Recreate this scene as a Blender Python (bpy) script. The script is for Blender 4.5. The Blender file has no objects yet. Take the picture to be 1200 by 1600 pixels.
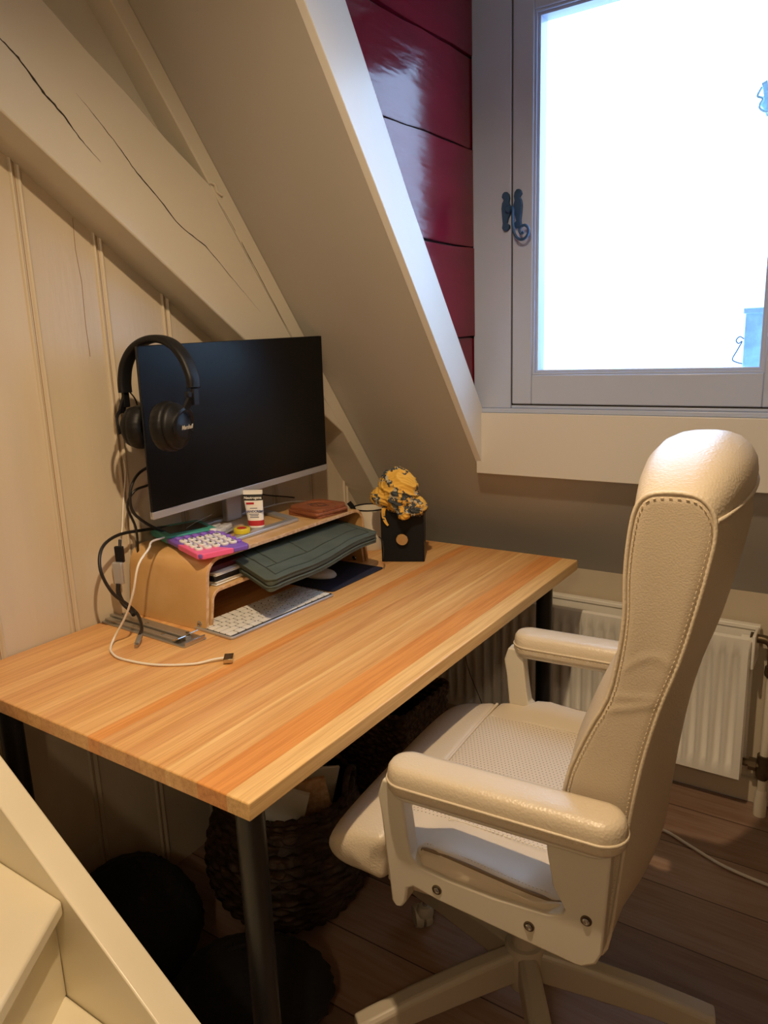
import bpy, bmesh, math, random
from mathutils import Vector, Matrix
from mathutils.geometry import tessellate_polygon
random.seed(7)
S = bpy.context.scene
COL = S.collection
PI = math.pi

# ------------------------------------------------------------------ camera
cam_d = bpy.data.cameras.new('camera'); cam = bpy.data.objects.new('camera', cam_d); COL.objects.link(cam)
cam_d.sensor_fit = 'VERTICAL'; cam_d.sensor_height = 24.0; cam_d.lens = 24.0 * 1155.6 / 1600.0
cam_d.clip_start = 0.02
r_ = Vector((0.83242, 0.55305, -0.03492)); u_ = Vector((-0.09236, 0.20060, 0.97531)); f_ = Vector((-0.54640, 0.80864, -0.21807))
M = Matrix((r_, u_, -f_)).transposed().to_4x4(); M.translation = Vector((1.48476, -0.64079, 1.35877))
cam.matrix_world = M
S.camera = cam
S.view_settings.view_transform = 'Standard'; S.view_settings.look = 'None'
S.view_settings.gamma = 1.0; S.view_settings.use_curve_mapping = False
S.view_settings.exposure = 0.0

# ------------------------------------------------------------------ world + lights
w = bpy.data.worlds.new('world'); S.world = w; w.use_nodes = True
wn = w.node_tree.nodes; wn.clear()
wo = wn.new('ShaderNodeOutputWorld'); wb = wn.new('ShaderNodeBackground')
wb.inputs[0].default_value = (0.42, 0.65, 1.0, 1); wb.inputs[1].default_value = 7.0
w.node_tree.links.new(wb.outputs[0], wo.inputs[0])

def lamp(name, loc, power, col, r):
    d = bpy.data.lights.new(name, 'POINT'); d.energy = power; d.color = col; d.shadow_soft_size = r
    o = bpy.data.objects.new(name, d); COL.objects.link(o); o.location = loc
    return o
WARM = (1.0, 0.74, 0.46)
def spot(name, loc, aim, power, col, r, cone, blend):
    d = bpy.data.lights.new(name, 'SPOT'); d.energy = power; d.color = col; d.shadow_soft_size = r; d.spot_size = math.radians(cone); d.spot_blend = blend
    o = bpy.data.objects.new(name, d); COL.objects.link(o); o.location = loc
    o.rotation_euler = (Vector(aim) - Vector(loc)).to_track_quat('-Z', 'Y').to_euler(); return o
spot('ceiling_spot_light', (1.05, -.08, 2.25), (.80, .28, .70), 88.0, WARM, .02, 135, 1.0)
lamp('room_fill_light', (1.75, -1.55, 2.05), 20.0, WARM, 0.06)  # unseen fill light, added behind the camera to brighten the room
pd = bpy.data.lights.new('window_portal', 'AREA'); pd.shape = 'RECTANGLE'; pd.size = 0.56; pd.size_y = 0.9
pd.cycles.is_portal = True
po = bpy.data.objects.new('window_portal', pd); COL.objects.link(po); po.location = (0.96, 1.40, 1.72); po.rotation_euler = (-PI/2, 0, 0)

# ------------------------------------------------------------------ materials
def nodes(name):
    m = bpy.data.materials.new(name); m.use_nodes = True
    nt = m.node_tree; b = nt.nodes['Principled BSDF']
    return m, nt, b
def coords(nt, scale=(1, 1, 1), rot=(0, 0, 0)):
    tc = nt.nodes.new('ShaderNodeTexCoord'); mp = nt.nodes.new('ShaderNodeMapping')
    mp.inputs['Scale'].default_value = scale; mp.inputs['Rotation'].default_value = rot
    nt.links.new(tc.outputs['Object'], mp.inputs[0]); return mp.outputs[0]
def noise(nt, vec, scale, detail=3, rough=.5):
    n = nt.nodes.new('ShaderNodeTexNoise'); n.inputs['Scale'].default_value = scale
    n.inputs['Detail'].default_value = detail; n.inputs['Roughness'].default_value = rough
    nt.links.new(vec, n.inputs['Vector']); return n.outputs[0]
def ramp(nt, fac, stops):
    r = nt.nodes.new('ShaderNodeValToRGB'); e = r.color_ramp.elements
    while len(e) < len(stops): e.new(0.5)
    for el, (p, c) in zip(e, stops): el.position = p; el.color = (*c, 1)
    nt.links.new(fac, r.inputs[0]); return r.outputs[0]
def bump(nt, b, h, strength=.2, dist=.002):
    n = nt.nodes.new('ShaderNodeBump'); n.inputs['Strength'].default_value = strength; n.inputs['Distance'].default_value = dist
    nt.links.new(h, n.inputs['Height']); nt.links.new(n.outputs[0], b.inputs['Normal'])
def mixc(nt, fac, a, c2, mode='MIX'):
    n = nt.nodes.new('ShaderNodeMix'); n.data_type = 'RGBA'; n.blend_type = mode
    for s, v in ((n.inputs[0], fac), (n.inputs[6], a), (n.inputs[7], c2)):
        if isinstance(v, (int, float)): s.default_value = v
        elif isinstance(v, tuple): s.default_value = (*v, 1)
        else: nt.links.new(v, s)
    return n.outputs[2]
def math_(nt, op, a, b=None, c=None):
    n = nt.nodes.new('ShaderNodeMath'); n.operation = op
    for s, v in zip(n.inputs, (a, b, c)):
        if v is None: continue
        if isinstance(v, (int, float)): s.default_value = v
        else: nt.links.new(v, s)
    return n.outputs[0]

def simple(name, col, rough=.5, metal=0.0, bscale=0, bstr=.2, bdist=.001, var=0.0, vscale=6, scale=(1, 1, 1), **kw):
    m, nt, b = nodes(name)
    b.inputs['Base Color'].default_value = (*col, 1); b.inputs['Roughness'].default_value = rough; b.inputs['Metallic'].default_value = metal
    v = coords(nt, scale)
    if var:
        nf = noise(nt, v, vscale, 4)
        d = tuple(max(0, c * (1 - var)) for c in col); l = tuple(min(1, c * (1 + var)) for c in col)
        nt.links.new(ramp(nt, nf, [(.3, d), (.7, l)]), b.inputs['Base Color'])
    if bscale: bump(nt, b, noise(nt, v, bscale, 3), bstr, bdist)
    for k, val in kw.items(): b.inputs[k].default_value = val
    return m

CREAM = simple('cream_paint', (.57, .53, .44), .15, bscale=9, bstr=.25, bdist=.004, var=.03, vscale=4, scale=(1, 1, 1), **{'Specular IOR Level': .75})
CREAMW = simple('cream_wall_paint', (.58, .50, .38), .27, bscale=30, bstr=.25, bdist=.002, var=.05, vscale=3, scale=(1, 3, .5))
ROOF = simple('roof_board_paint', (.44, .42, .38), .5, bscale=60, bstr=.1, bdist=.001, var=.03, vscale=3)
APRP = simple('apron_paint', (.62, .60, .56), .35, bscale=20, bstr=.15)
WINFLARE = simple('flare_tinted_paint', (.42, .49, .67), .3, bscale=20, bstr=.2, bdist=.001, var=.02)  # blue of the lens flare is mixed into the frame's paint colour
TRIMP = simple('white_trim_paint', (.76, .76, .74), .28, bscale=9, bstr=.3, bdist=.003)
STAIRP = simple('stair_paint', (.84, .77, .60), .28, bscale=8, bstr=.3, bdist=.003, var=.03, vscale=5)
REDP = simple('red_gloss_paint', (.17, .005, .018), .16, bscale=7, bstr=.5, bdist=.008, scale=(1, .6, 2.5), var=.1)
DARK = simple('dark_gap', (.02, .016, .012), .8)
GAPB = simple('brown_joint', (.26, .15, .07), .8)
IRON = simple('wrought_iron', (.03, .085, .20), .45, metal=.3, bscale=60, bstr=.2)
BLACKM = simple('black_powder_steel', (.012, .012, .014), .38, bscale=200, bstr=.1, bdist=.0005)
RADP = simple('radiator_enamel', (.80, .77, .70), .35)
PIPEP = simple('pipe_paint', (.74, .68, .55), .4)
BRASS = simple('aged_brass', (.12, .085, .05), .42, metal=.7, var=.2, vscale=40)
KNOB = simple('brushed_brass', (.50, .42, .26), .16, metal=1.0)
BLKP = simple('black_plastic', (.006, .006, .008), 0.38, **{'Specular IOR Level': .3})
BLKS = simple('black_soft_vinyl', (.005, .005, .006), .5, **{'Specular IOR Level': .3}, bscale=300, bstr=.4, bdist=.0006)
SCREEN = simple('screen_matte', (.0015, .002, .0035), .30, **{'Specular IOR Level': .30})
SILV = simple('silver_plastic', (.50, .51, .53), .35, metal=.6)
ALU = simple('aluminium_grey', (.42, .40, .36), .38, metal=.75)
SCREW = simple('steel_screw', (.5, .5, .5), .25, metal=1)
KEYBED = simple('key_bed_grey', (.05, .048, .045), .6)
WHITEP = simple('white_plastic', (.80, .79, .76), .35)
CABW = simple('white_cable', (.78, .74, .66), .45)
CABB = simple('black_cable', (.012, .011, .011), .45)
NAVY = simple('navy_felt', (.008, .010, .030), .9, bscale=400, bstr=.3)
TEAL = simple('teal_plastic', (.06, .33, .27), .4)
PURP = simple('purple_plastic', (.20, .10, .50), .4)
PURP2 = simple('violet_key_plastic', (.27, .13, .62), .4)
PINK = simple('pink_plastic', (.85, .13, .32), .4)
LCD = simple('lcd_black', (.03, .032, .03), .2)
MATB = simple('matte_black_box', (.005, .006, .009), .6, **{'Specular IOR Level': .25}, bscale=150, bstr=.1)
GREENF = simple('green_canvas', (.068, .088, .072), .85, bscale=260, bstr=.5, bdist=.001, var=.15, vscale=14)
GREENS = simple('green_thread', (.030, .042, .034), .8)
GREEND = simple('dark_zip_tape', (.012, .014, .013), .7)
PAPER = simple('white_paper', (.78, .77, .72), .8)
REDB = simple('dark_red_cover', (.10, .01, .015), .5)
BLKB = simple('black_cover', (.012, .012, .012), .5)
ENAM = simple('cream_enamel', (.72, .66, .54), .3)
YEL = simple('yellow_lid', (.62, .50, .02), .35)
REDL = simple('red_print', (.45, .02, .03), .4)
BLUEL = simple('blue_print', (.04, .06, .20), .5)
GOLD = simple('gold_print', (.70, .60, .40), .35, metal=.6)
BLKFAB = simple('black_cloth', (.008, .008, .009), .9, bscale=25, bstr=.8, bdist=.01)
CASTER = simple('cream_caster', (.45, .40, .32), .5)
SHUT = simple('turquoise_shutter', (.55, .82, .82), .6, var=.2, vscale=30)
m, nt, b = nodes('clear_plastic'); b.inputs['Base Color'].default_value = (.8, .82, .86, 1); b.inputs['Roughness'].default_value = .15
b.inputs['Alpha'].default_value = .42; CLEAR = m
m, nt, b = nodes('window_glass'); b.inputs['Base Color'].default_value = (1, 1, 1, 1); b.inputs['Roughness'].default_value = 0
b.inputs['Transmission Weight'].default_value = 1.0; b.inputs['IOR'].default_value = 1.01; GLASS = m

# white stucco outside
m, nt, b = nodes('white_stucco'); v = coords(nt); nf = noise(nt, v, 4, 6, .6)
nt.links.new(ramp(nt, nf, [(.3, (.44, .46, .44)), (.7, (.56, .58, .55))]), b.inputs['Base Color'])
b.inputs['Roughness'].default_value = .9; bump(nt, b, nf, .5, .02); STUCCO = m

# pine stave tabletop: staves run along y
def pine(name, width, cols, gscale=1.0, axis=0, rough=.35, warp=.35, gap=.012, gapc=(.30, .12, .04), gapf=.35):
    m, nt, b = nodes(name)
    tc = nt.nodes.new('ShaderNodeTexCoord'); sx = nt.nodes.new('ShaderNodeSeparateXYZ'); nt.links.new(tc.outputs['Object'], sx.inputs[0])
    across = sx.outputs[axis]; 
    # uneven staves: warp the position by a coarse noise of the position itself
    st = math_(nt, 'ADD', math_(nt, 'DIVIDE', across, width), math_(nt, 'MULTIPLY', math_(nt, 'SINE', math_(nt, 'MULTIPLY', across, 31.0)), warp))
    idx = math_(nt, 'FLOOR', st)
    wn_ = nt.nodes.new('ShaderNodeTexWhiteNoise'); wn_.noise_dimensions = '1D'; nt.links.new(idx, wn_.inputs['W'])
    base = ramp(nt, wn_.outputs[0], cols)
    cmb = nt.nodes.new('ShaderNodeCombineXYZ')
    other = sx.outputs[1 - axis]
    nt.links.new(math_(nt, 'MULTIPLY', across, 60.0 * gscale), cmb.inputs[0]); nt.links.new(math_(nt, 'ADD', math_(nt, 'MULTIPLY', other, 2.2), math_(nt, 'MULTIPLY', idx, 7.3)), cmb.inputs[1])
    nt.links.new(math_(nt, 'MULTIPLY', sx.outputs[2], 60.0), cmb.inputs[2])
    g1 = noise(nt, cmb.outputs[0], 1.6, 3, .6)
    cmb2 = nt.nodes.new('ShaderNodeCombineXYZ')
    nt.links.new(math_(nt, 'MULTIPLY', across, 300.0 * gscale), cmb2.inputs[0]); nt.links.new(math_(nt, 'MULTIPLY', other, 5.0), cmb2.inputs[1]); nt.links.new(math_(nt, 'MULTIPLY', sx.outputs[2], 300.0), cmb2.inputs[2])
    g2 = noise(nt, cmb2.outputs[0], 1.2, 2, .5)
    gm = math_(nt, 'ADD', math_(nt, 'MULTIPLY', g1, .7), math_(nt, 'MULTIPLY', g2, .45))
    dark = ramp(nt, gm, [(.38, (.66, .50, .38)), (.66, (1.0, 1.0, 1.0))])
    c = mixc(nt, .75, base, dark, 'MULTIPLY')
    # stave joints
    fr = math_(nt, 'FRACT', st); ed = math_(nt, 'MINIMUM', fr, math_(nt, 'SUBTRACT', 1.0, fr))
    jn = math_(nt, 'LESS_THAN', ed, gap)
    c = mixc(nt, math_(nt, 'MULTIPLY', jn, gapf), c, gapc)
    nt.links.new(c, b.inputs['Base Color']); b.inputs['Roughness'].default_value = rough
    bump(nt, b, g2, .12, .0006)
    return m
TOPW = pine('pine_staves', .058, [(0, (.62, .30, .11)), (1, (.82, .58, .30))])
def stave_colours(mat_, rows_):
    """uneven staves: x where each one ends, and its colour"""
    nt = mat_.node_tree; b = nt.nodes['Principled BSDF']
    mul = b.inputs['Base Color'].links[0].from_node.inputs[6].links[0].from_node      # the MULTIPLY mix
    tc = nt.nodes.new('ShaderNodeTexCoord'); sx = nt.nodes.new('ShaderNodeSeparateXYZ'); nt.links.new(tc.outputs['Object'], sx.inputs[0])
    r = nt.nodes.new('ShaderNodeValToRGB'); r.color_ramp.interpolation = 'CONSTANT'; e = r.color_ramp.elements
    while len(e) < len(rows_): e.new(.5)
    for el, (p, c) in zip(e, rows_): el.position = p / .81; el.color = (*c, 1)
    nt.links.new(sx.outputs[0], r.inputs[0])
    dv_ = nt.nodes.new('ShaderNodeMath'); dv_.operation = 'DIVIDE'; dv_.inputs[1].default_value = .81; nt.links.new(sx.outputs[0], dv_.inputs[0]); nt.links.new(dv_.outputs[0], r.inputs[0])
    nt.links.new(r.outputs[0], mul.inputs[6])
    nt.links.new(mul.outputs[2], b.inputs['Base Color'])
PA, PB, PC, PD, PE = (.84, .56, .24), (.74, .33, .095), (.78, .47, .19), (.70, .38, .15), (.74, .42, .16)
stave_colours(TOPW, [(0, PD), (.045, PE), (.09, PD), (.135, PC), (.18, PD), (.225, PE), (.27, PC), (.31, PD), (.345, PE), (.395, PC), (.443, PB), (.475, PD), (.504, PE), (.54, PD), (.573, PC), (.606, PE), (.634, PA), (.645, PC), (.672, PE), (.703, PB), (.764, PA)])
FLOORW = pine('dark_oak_planks', .180, [(0, (.20, .125, .088)), (.5, (.27, .175, .125)), (1, (.36, .24, .175))], gscale=.35, axis=1, rough=.34, warp=0.0, gap=.010, gapc=(.03, .014, .008), gapf=.85)
# plywood: birch face
m, nt, b = nodes('birch_ply'); v = coords(nt, (3, 14, 3)); nf = noise(nt, v, 3, 4); b.inputs['Specular IOR Level'].default_value = .7
nt.links.new(ramp(nt, nf, [(.3, (.56, .33, .12)), (.7, (.68, .43, .19))]), b.inputs['Base Color']); b.inputs['Roughness'].default_value = .3; BIRCH = m
m, nt, b = nodes('ply_edge'); tc = nt.nodes.new('ShaderNodeTexCoord')
b.inputs['Base Color'].default_value = (.66, .42, .24, 1); b.inputs['Roughness'].default_value = .6; v = coords(nt); nf = noise(nt, v, 90, 2)
nt.links.new(ramp(nt, nf, [(.35, (.55, .33, .18)), (.65, (.74, .52, .33))]), b.inputs['Base Color']); PLYE = m
WALNUT = simple('reddish_wood', (.26, .085, .035), .45, var=.3, vscale=10, scale=(2, 14, 14), bscale=40)
tg = KNOB.node_tree.nodes.new('ShaderNodeTangent'); tg.direction_type = 'RADIAL'; tg.axis = 'Y'
kb_ = KNOB.node_tree.nodes['Principled BSDF']; kb_.inputs['Anisotropic'].default_value = .85; KNOB.node_tree.links.new(tg.outputs[0], kb_.inputs['Tangent'])
# leathers
def leather(name, col, sc=260, st=.35):
    m, nt, b = nodes(name); v = coords(nt); vo = nt.nodes.new('ShaderNodeTexVoronoi'); vo.inputs['Scale'].default_value = sc
    nt.links.new(v, vo.inputs['Vector']); bump(nt, b, vo.outputs[0], st, .0012)
    nf = noise(nt, v, 5, 3); nt.links.new(ramp(nt, nf, [(.3, tuple(c * .95 for c in col)), (.7, col)]), b.inputs['Base Color'])
    b.inputs['Roughness'].default_value = .38; return m
LEATH = leather('cream_leather', (.62, .53, .40))
LEATHS = leather('cream_coated_fabric', (.56, .47, .35), 400, .2)
STL = simple('pale_thread', (.72, .66, .54), .6)
SEAMSH = simple('shaded_seam', (.20, .14, .085), .7)  # dark brown puts the shadow along the cushion welt into its colour
SEAM = simple('cream_thread', (.62, .52, .36), .6)
FRAMEP = simple('beige_frame_plastic', (.60, .55, .45), .42, bscale=300, bstr=.2, bdist=.0005)
LEGP = simple('beige_lacquered_steel', (.45, .39, .30), .4)
# perforated leather
m, nt, b = nodes('perforated_leather'); tc = nt.nodes.new('ShaderNodeTexCoord'); sx = nt.nodes.new('ShaderNodeSeparateXYZ'); nt.links.new(tc.outputs['Object'], sx.inputs[0])
P_ = .0075
rowi = math_(nt, 'FLOOR', math_(nt, 'DIVIDE', sx.outputs[1], P_))
fx = math_(nt, 'SUBTRACT', math_(nt, 'FRACT', math_(nt, 'ADD', math_(nt, 'DIVIDE', sx.outputs[0], P_), math_(nt, 'MULTIPLY', rowi, .5))), .5)
fy = math_(nt, 'SUBTRACT', math_(nt, 'FRACT', math_(nt, 'DIVIDE', sx.outputs[1], P_)), .5)
rr = math_(nt, 'SQRT', math_(nt, 'ADD', math_(nt, 'MULTIPLY', fx, fx), math_(nt, 'MULTIPLY', fy, fy)))
hole = math_(nt, 'LESS_THAN', rr, .17)
inx = math_(nt, 'LESS_THAN', math_(nt, 'ABSOLUTE', sx.outputs[1]), .185)
hole = math_(nt, 'MULTIPLY', hole, inx); hole = math_(nt, 'MULTIPLY', hole, math_(nt, 'GREATER_THAN', sx.outputs[2], .55))
nt.links.new(mixc(nt, hole, (.62, .53, .40), (.24, .19, .13)), b.inputs['Base Color']); b.inputs['Roughness'].default_value = .45; PERF = m
# wicker
def wicker(name, col, sx_, sz_):
    m, nt, b = nodes(name); v = coords(nt, (sx_, sx_, sz_)); br = nt.nodes.new('ShaderNodeTexVoronoi'); br.inputs['Scale'].default_value = 1
    nt.links.new(v, br.inputs['Vector'])
    nt.links.new(ramp(nt, br.outputs[0], [(.1, col), (.8, tuple(c * .3 for c in col))]), b.inputs['Base Color']); b.inputs['Roughness'].default_value = .6
    bump(nt, b, br.outputs[0], 1.0, .01); return m
WICK = wicker('dark_seagrass', (.060, .030, .015), 30, 70)
WICK2 = wicker('brown_wicker', (.10, .05, .024), 60, 90)
# scarf
m, nt, b = nodes('yellow_floral_cloth'); v = coords(nt)
n1 = noise(nt, v, 48, 4, .65); n2 = noise(nt, v, 17, 1)
msk = math_(nt, 'MULTIPLY', math_(nt, 'GREATER_THAN', n1, .47), math_(nt, 'GREATER_THAN', n2, .52))
c = mixc(nt, msk, (.74, .44, .075), (.045, .06, .075)); n3 = noise(nt, v, 60, 3)
c = mixc(nt, math_(nt, 'MULTIPLY', msk, math_(nt, 'GREATER_THAN', n3, .56)), c, (.45, .42, .33))
nt.links.new(c, b.inputs['Base Color']); b.inputs['Roughness'].default_value = .85; SCARF = m

# ------------------------------------------------------------------ mesh helpers
def tag(o, label=None, cat=None, group=None, kind=None):
    if label: o['label'] = label
    if cat: o['category'] = cat
    if group: o['group'] = group
    if kind: o['kind'] = kind
    return o
def obj(name, bm, mat, parent=None, bevel=0, seg=2, smooth=True, subsurf=0, angle=40):
    bmesh.ops.recalc_face_normals(bm, faces=bm.faces)
    me = bpy.data.meshes.new(name); bm.to_mesh(me); bm.free()
    mats = mat if isinstance(mat, (list, tuple)) else [mat]
    for q in mats: me.materials.append(q)
    o = bpy.data.objects.new(name, me); COL.objects.link(o)
    if parent is not None: o.parent = parent
    if bevel:
        md = o.modifiers.new('bevel', 'BEVEL'); md.width = bevel; md.segments = seg; md.limit_method = 'ANGLE'; md.angle_limit = math.radians(35)
    if subsurf:
        md = o.modifiers.new('sub', 'SUBSURF'); md.levels = subsurf; md.render_levels = subsurf
    if smooth:
        for p in me.polygons: p.use_smooth = True
        if not subsurf:
            try: me.set_sharp_from_angle(angle=math.radians(angle))
            except Exception: pass
    return o
def empty(name, loc=(0, 0, 0), rz=0, **kw):
    o = bpy.data.objects.new(name, None); COL.objects.link(o); o.location = loc; o.rotation_euler = (0, 0, rz)
    o.empty_display_size = .05
    tag(o, **kw); return o
def box(x0, x1, y0, y1, z0, z1, bm=None, mi=0):
    bm = bm or bmesh.new()
    vs = [bm.verts.new((x, y, z)) for z in (z0, z1) for y in (y0, y1) for x in (x0, x1)]
    for f in ((0, 1, 3, 2), (4, 6, 7, 5), (0, 4, 5, 1), (2, 3, 7, 6), (0, 2, 6, 4), (1, 5, 7, 3)):
        bm.faces.new([vs[i] for i in f]).material_index = mi
    return bm
def obox(c, ax, ay, az, bm=None):
    """oriented box: centre, three half-vectors"""
    bm = bm or bmesh.new(); c = Vector(c); ax, ay, az = Vector(ax), Vector(ay), Vector(az)
    vs = [bm.verts.new(c + ax * i + ay * j + az * k) for k in (-1, 1) for j in (-1, 1) for i in (-1, 1)]
    for f in ((0, 1, 3, 2), (4, 6, 7, 5), (0, 4, 5, 1), (2, 3, 7, 6), (0, 2, 6, 4), (1, 5, 7, 3)): bm.faces.new([vs[i] for i in f])
    return bm
def prism(pts, a, b, plane='xz', bm=None):
    """extrude a 2D outline. plane xz -> along y, yz -> along x, xy -> along z"""
    bm = bm or bmesh.new()
    def P(p, t):
        return {'xz': (p[0], t, p[1]), 'yz': (t, p[0], p[1]), 'xy': (p[0], p[1], t)}[plane]
    A = [bm.verts.new(P(p, a)) for p in pts]; B = [bm.verts.new(P(p, b)) for p in pts]
    bm.faces.new(A); bm.faces.new(B[::-1])
    n = len(pts)
    for i in range(n): bm.faces.new((A[i], A[(i + 1) % n], B[(i + 1) % n], B[i]))
    return bm
def smooth_path(pts, n=8):
    P = [Vector(p) for p in pts]
    if len(P) < 3: return P
    P = [P[0] * 2 - P[1]] + P + [P[-1] * 2 - P[-2]]
    out = []
    for i in range(1, len(P) - 2):
        p0, p1, p2, p3 = P[i - 1:i + 3]
        for k in range(n):
            t = k / n
            out.append(.5 * ((2 * p1) + (p2 - p0) * t + (2 * p0 - 5 * p1 + 4 * p2 - p3) * t * t + (3 * p1 - p0 - 3 * p2 + p3) * t ** 3))
    out.append(P[-2]); return out
def sweep(pts, prof, bm=None, closed=False, up=(0, 0, 1), scale=None):
    """prof: radius or list of 2D points; parallel transport"""
    bm = bm or bmesh.new(); P = [Vector(p) for p in pts]
    if isinstance(prof, (int, float)): prof = [(prof * math.cos(t * PI / 5), prof * math.sin(t * PI / 5)) for t in range(10)]
    n = len(P); rings = []
    T = []
    for i in range(n):
        a = P[(i - 1) % n] if (closed or i > 0) else P[i]; c = P[(i + 1) % n] if (closed or i < n - 1) else P[i]
        d = c - a; T.append(d.normalized() if d.length > 1e-9 else Vector((0, 0, 1)))
    u = Vector(up); u = u - T[0] * u.dot(T[0])
    if u.length < 1e-3: u = Vector((1, 0, 0)) - T[0] * T[0].x
    u.normalize()
    for i in range(n):
        u = u - T[i] * u.dot(T[i]); u.normalize(); s = T[i].cross(u)
        k = scale[i] if scale else 1
        rings.append([bm.verts.new(P[i] + s * a * k + u * c * k) for a, c in prof])
    m = len(prof)
    for i in range(n if closed else n - 1):
        A, B = rings[i], rings[(i + 1) % n]
        for j in range(m): bm.faces.new((A[j], A[(j + 1) % m], B[(j + 1) % m], B[j]))
    if not closed: bm.faces.new(rings[0][::-1]); bm.faces.new(rings[-1])
    return bm
def tube(pts, r, n=8, bm=None): return sweep(smooth_path(pts, n), r, bm)
def lathe(prof, c=(0, 0, 0), seg=32, bm=None, axis=(0, 0, 1), cap=True):
    bm = bm or bmesh.new(); ax = Vector(axis).normalized(); q = Vector((0, 0, 1)).rotation_difference(ax)
    rings = []
    for r, z in prof:
        rings.append([bm.verts.new(Vector(c) + q @ Vector((r * math.cos(2 * PI * k / seg), r * math.sin(2 * PI * k / seg), z))) for k in range(seg)])
    for A, B in zip(rings, rings[1:]):
        for j in range(seg): bm.faces.new((A[j], A[(j + 1) % seg], B[(j + 1) % seg], B[j]))
    if cap: bm.faces.new(rings[0][::-1]); bm.faces.new(rings[-1])
    return bm
def rrect(x0, x1, y0, y1, r, n=6):
    out = []
    for cx, cy, a in ((x1 - r, y1 - r, 0), (x0 + r, y1 - r, 90), (x0 + r, y0 + r, 180), (x1 - r, y0 + r, 270)):
        for k in range(n + 1):
            t = math.radians(a + 90 * k / n); out.append((cx + r * math.cos(t), cy + r * math.sin(t)))
    return out
def text(name, s, mat, parent, loc, size, xdir, ydir, bold=0.0, shear=0.0, depth=.0004):
    """real lettering standing on a surface, converted to mesh"""
    cu = bpy.data.curves.new(name, 'FONT'); cu.body = s; cu.size = size; cu.align_x = 'CENTER'; cu.align_y = 'CENTER'
    cu.extrude = depth; cu.offset = bold; cu.shear = shear
    o = bpy.data.objects.new(name, cu); COL.objects.link(o)
    X = Vector(xdir).normalized(); Y = Vector(ydir); Y = (Y - X * Y.dot(X)).normalized(); Z = X.cross(Y)
    Mx = Matrix((X, Y, Z)).transposed().to_4x4(); Mx.translation = Vector(loc)
    dg = bpy.context.evaluated_depsgraph_get(); me = bpy.data.meshes.new_from_object(o.evaluated_get(dg)); me.transform(Mx)
    bpy.data.objects.remove(o); bpy.data.curves.remove(cu)
    me.materials.clear(); me.materials.append(mat); me.name = name
    o = bpy.data.objects.new(name, me); COL.objects.link(o); o.parent = parent
    return o

# ------------------------------------------------------------------ the setting
YK, ZK, TT = 1.5805, 0.646, 1.339        # knee wall, its height, roof slope (rise over run)
WY, XO, XR = 1.311, 0.525, 1.43          # window wall, left and right of the dormer opening
def zr(y): return ZK + (YK - y) * TT
YCE = 0.18                                # where the flat ceiling meets the slope
ZC = zr(YCE)
X1, YB = 2.9, -2.6
def struct(name, bm, mat, parent=None, **k):
    o = obj(name, bm, mat, parent, **k)
    if parent is None: o['kind'] = 'structure'
    return o
fl = struct('floor', box(-.05, X1, YB, YK + .05, -.05, 0), FLOORW, smooth=False)

# left wall of boards with beaded joints
wl = struct('wall_left', box(-.08, 0, YB, YK + .05, 0, ZC + .1), CREAMW, smooth=False)
bm = bmesh.new(); bg = bmesh.new()
y = -2.45 + .0
ys = [.281 + .1745 * k for k in range(-14, 8)]
for k, y in enumerate(ys):
    zt = min(ZC, zr(y) if y > YCE else ZC)
    if -1.2 < y < 1.25: zt = min(zt, 1.942 - .708 * y + .08)
    prof = [(0, -.012), (.004, -.0105), (.0055, -.008), (.004, -.0055), (.001, -.004), (.001, .003), (.0045, .005), (.006, .008), (.0045, .011), (0, .0125)]
    bmz = bm
    A = [bm.verts.new((a, y + c, 0.0)) for a, c in prof]; B = [bm.verts.new((a, y + c, zt)) for a, c in prof]
    for j in range(len(prof) - 1): bm.faces.new((A[j], A[j + 1], B[j + 1], B[j]))
    box(.0, .0014, y - .0015, y - .0002, .0, zt, bg)
struct('board_bead', bm, CREAMW, wl)
struct('board_gap', bg, GAPB, wl, smooth=False)
struct('board_crack', sweep([(.0008, .401, 1.652), (.0008, .399, 1.587), (.0008, .405, 1.52), (.0008, .402, 1.43), (.0008, .404, 1.36)], [(.0004, 0), (0, .0006), (-.0004, 0), (0, -.0006)]), GAPB, wl)

struct('wall_back', box(-.05, X1, YK, YK + .06, 0, ZK + .03), CREAMW, smooth=False)
struct('wall_right', box(X1, X1 + .06, YB, YK + .05, 0, ZC + .1), CREAMW, smooth=False)
struct('wall_front', box(-.05, X1, YB - .06, YB, 0, ZC + .1), CREAMW, smooth=False)
struct('baseboard_back', box(0, X1, YK - .014, YK, 0, .075), CREAMW, bevel=.003)

# sloping ceiling with the dormer cut into it + the flat ceiling
YT = .35                                   # top of the dormer opening
ZD = zr(YT)
bm = bmesh.new()
nrm = Vector((0, TT, 1)).normalized() * .035
def slab(x0, x1, ya, yb):
    v = []
    for off in (Vector((0, 0, 0)), nrm):
        for x, y in ((x0, ya), (x1, ya), (x1, yb), (x0, yb)): v.append(bm.verts.new(Vector((x, y, zr(y))) + off))
    for f in ((0, 1, 2, 3), (4, 7, 6, 5), (0, 4, 5, 1), (1, 5, 6, 2), (2, 6, 7, 3), (3, 7, 4, 0)): bm.faces.new([v[i] for i in f])
slab(-.05, XO - .019, YCE - .02, YK + .04); slab(XO - .019, XR + .019, WY, YK + .04); slab(XR + .019, X1, YCE - .02, YK + .04); slab(XO, XR, YCE - .02, YT)
struct('ceiling', bm, ROOF, smooth=False)
struct('ceiling', box(-.05, X1, YB, YCE + .02, ZC, ZC + .05), ROOF, smooth=False)
struct('ceiling', box(XO - .1, XR + .1, YT - .02, WY + .2, ZD, ZD + .04), ROOF, smooth=False)

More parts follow.
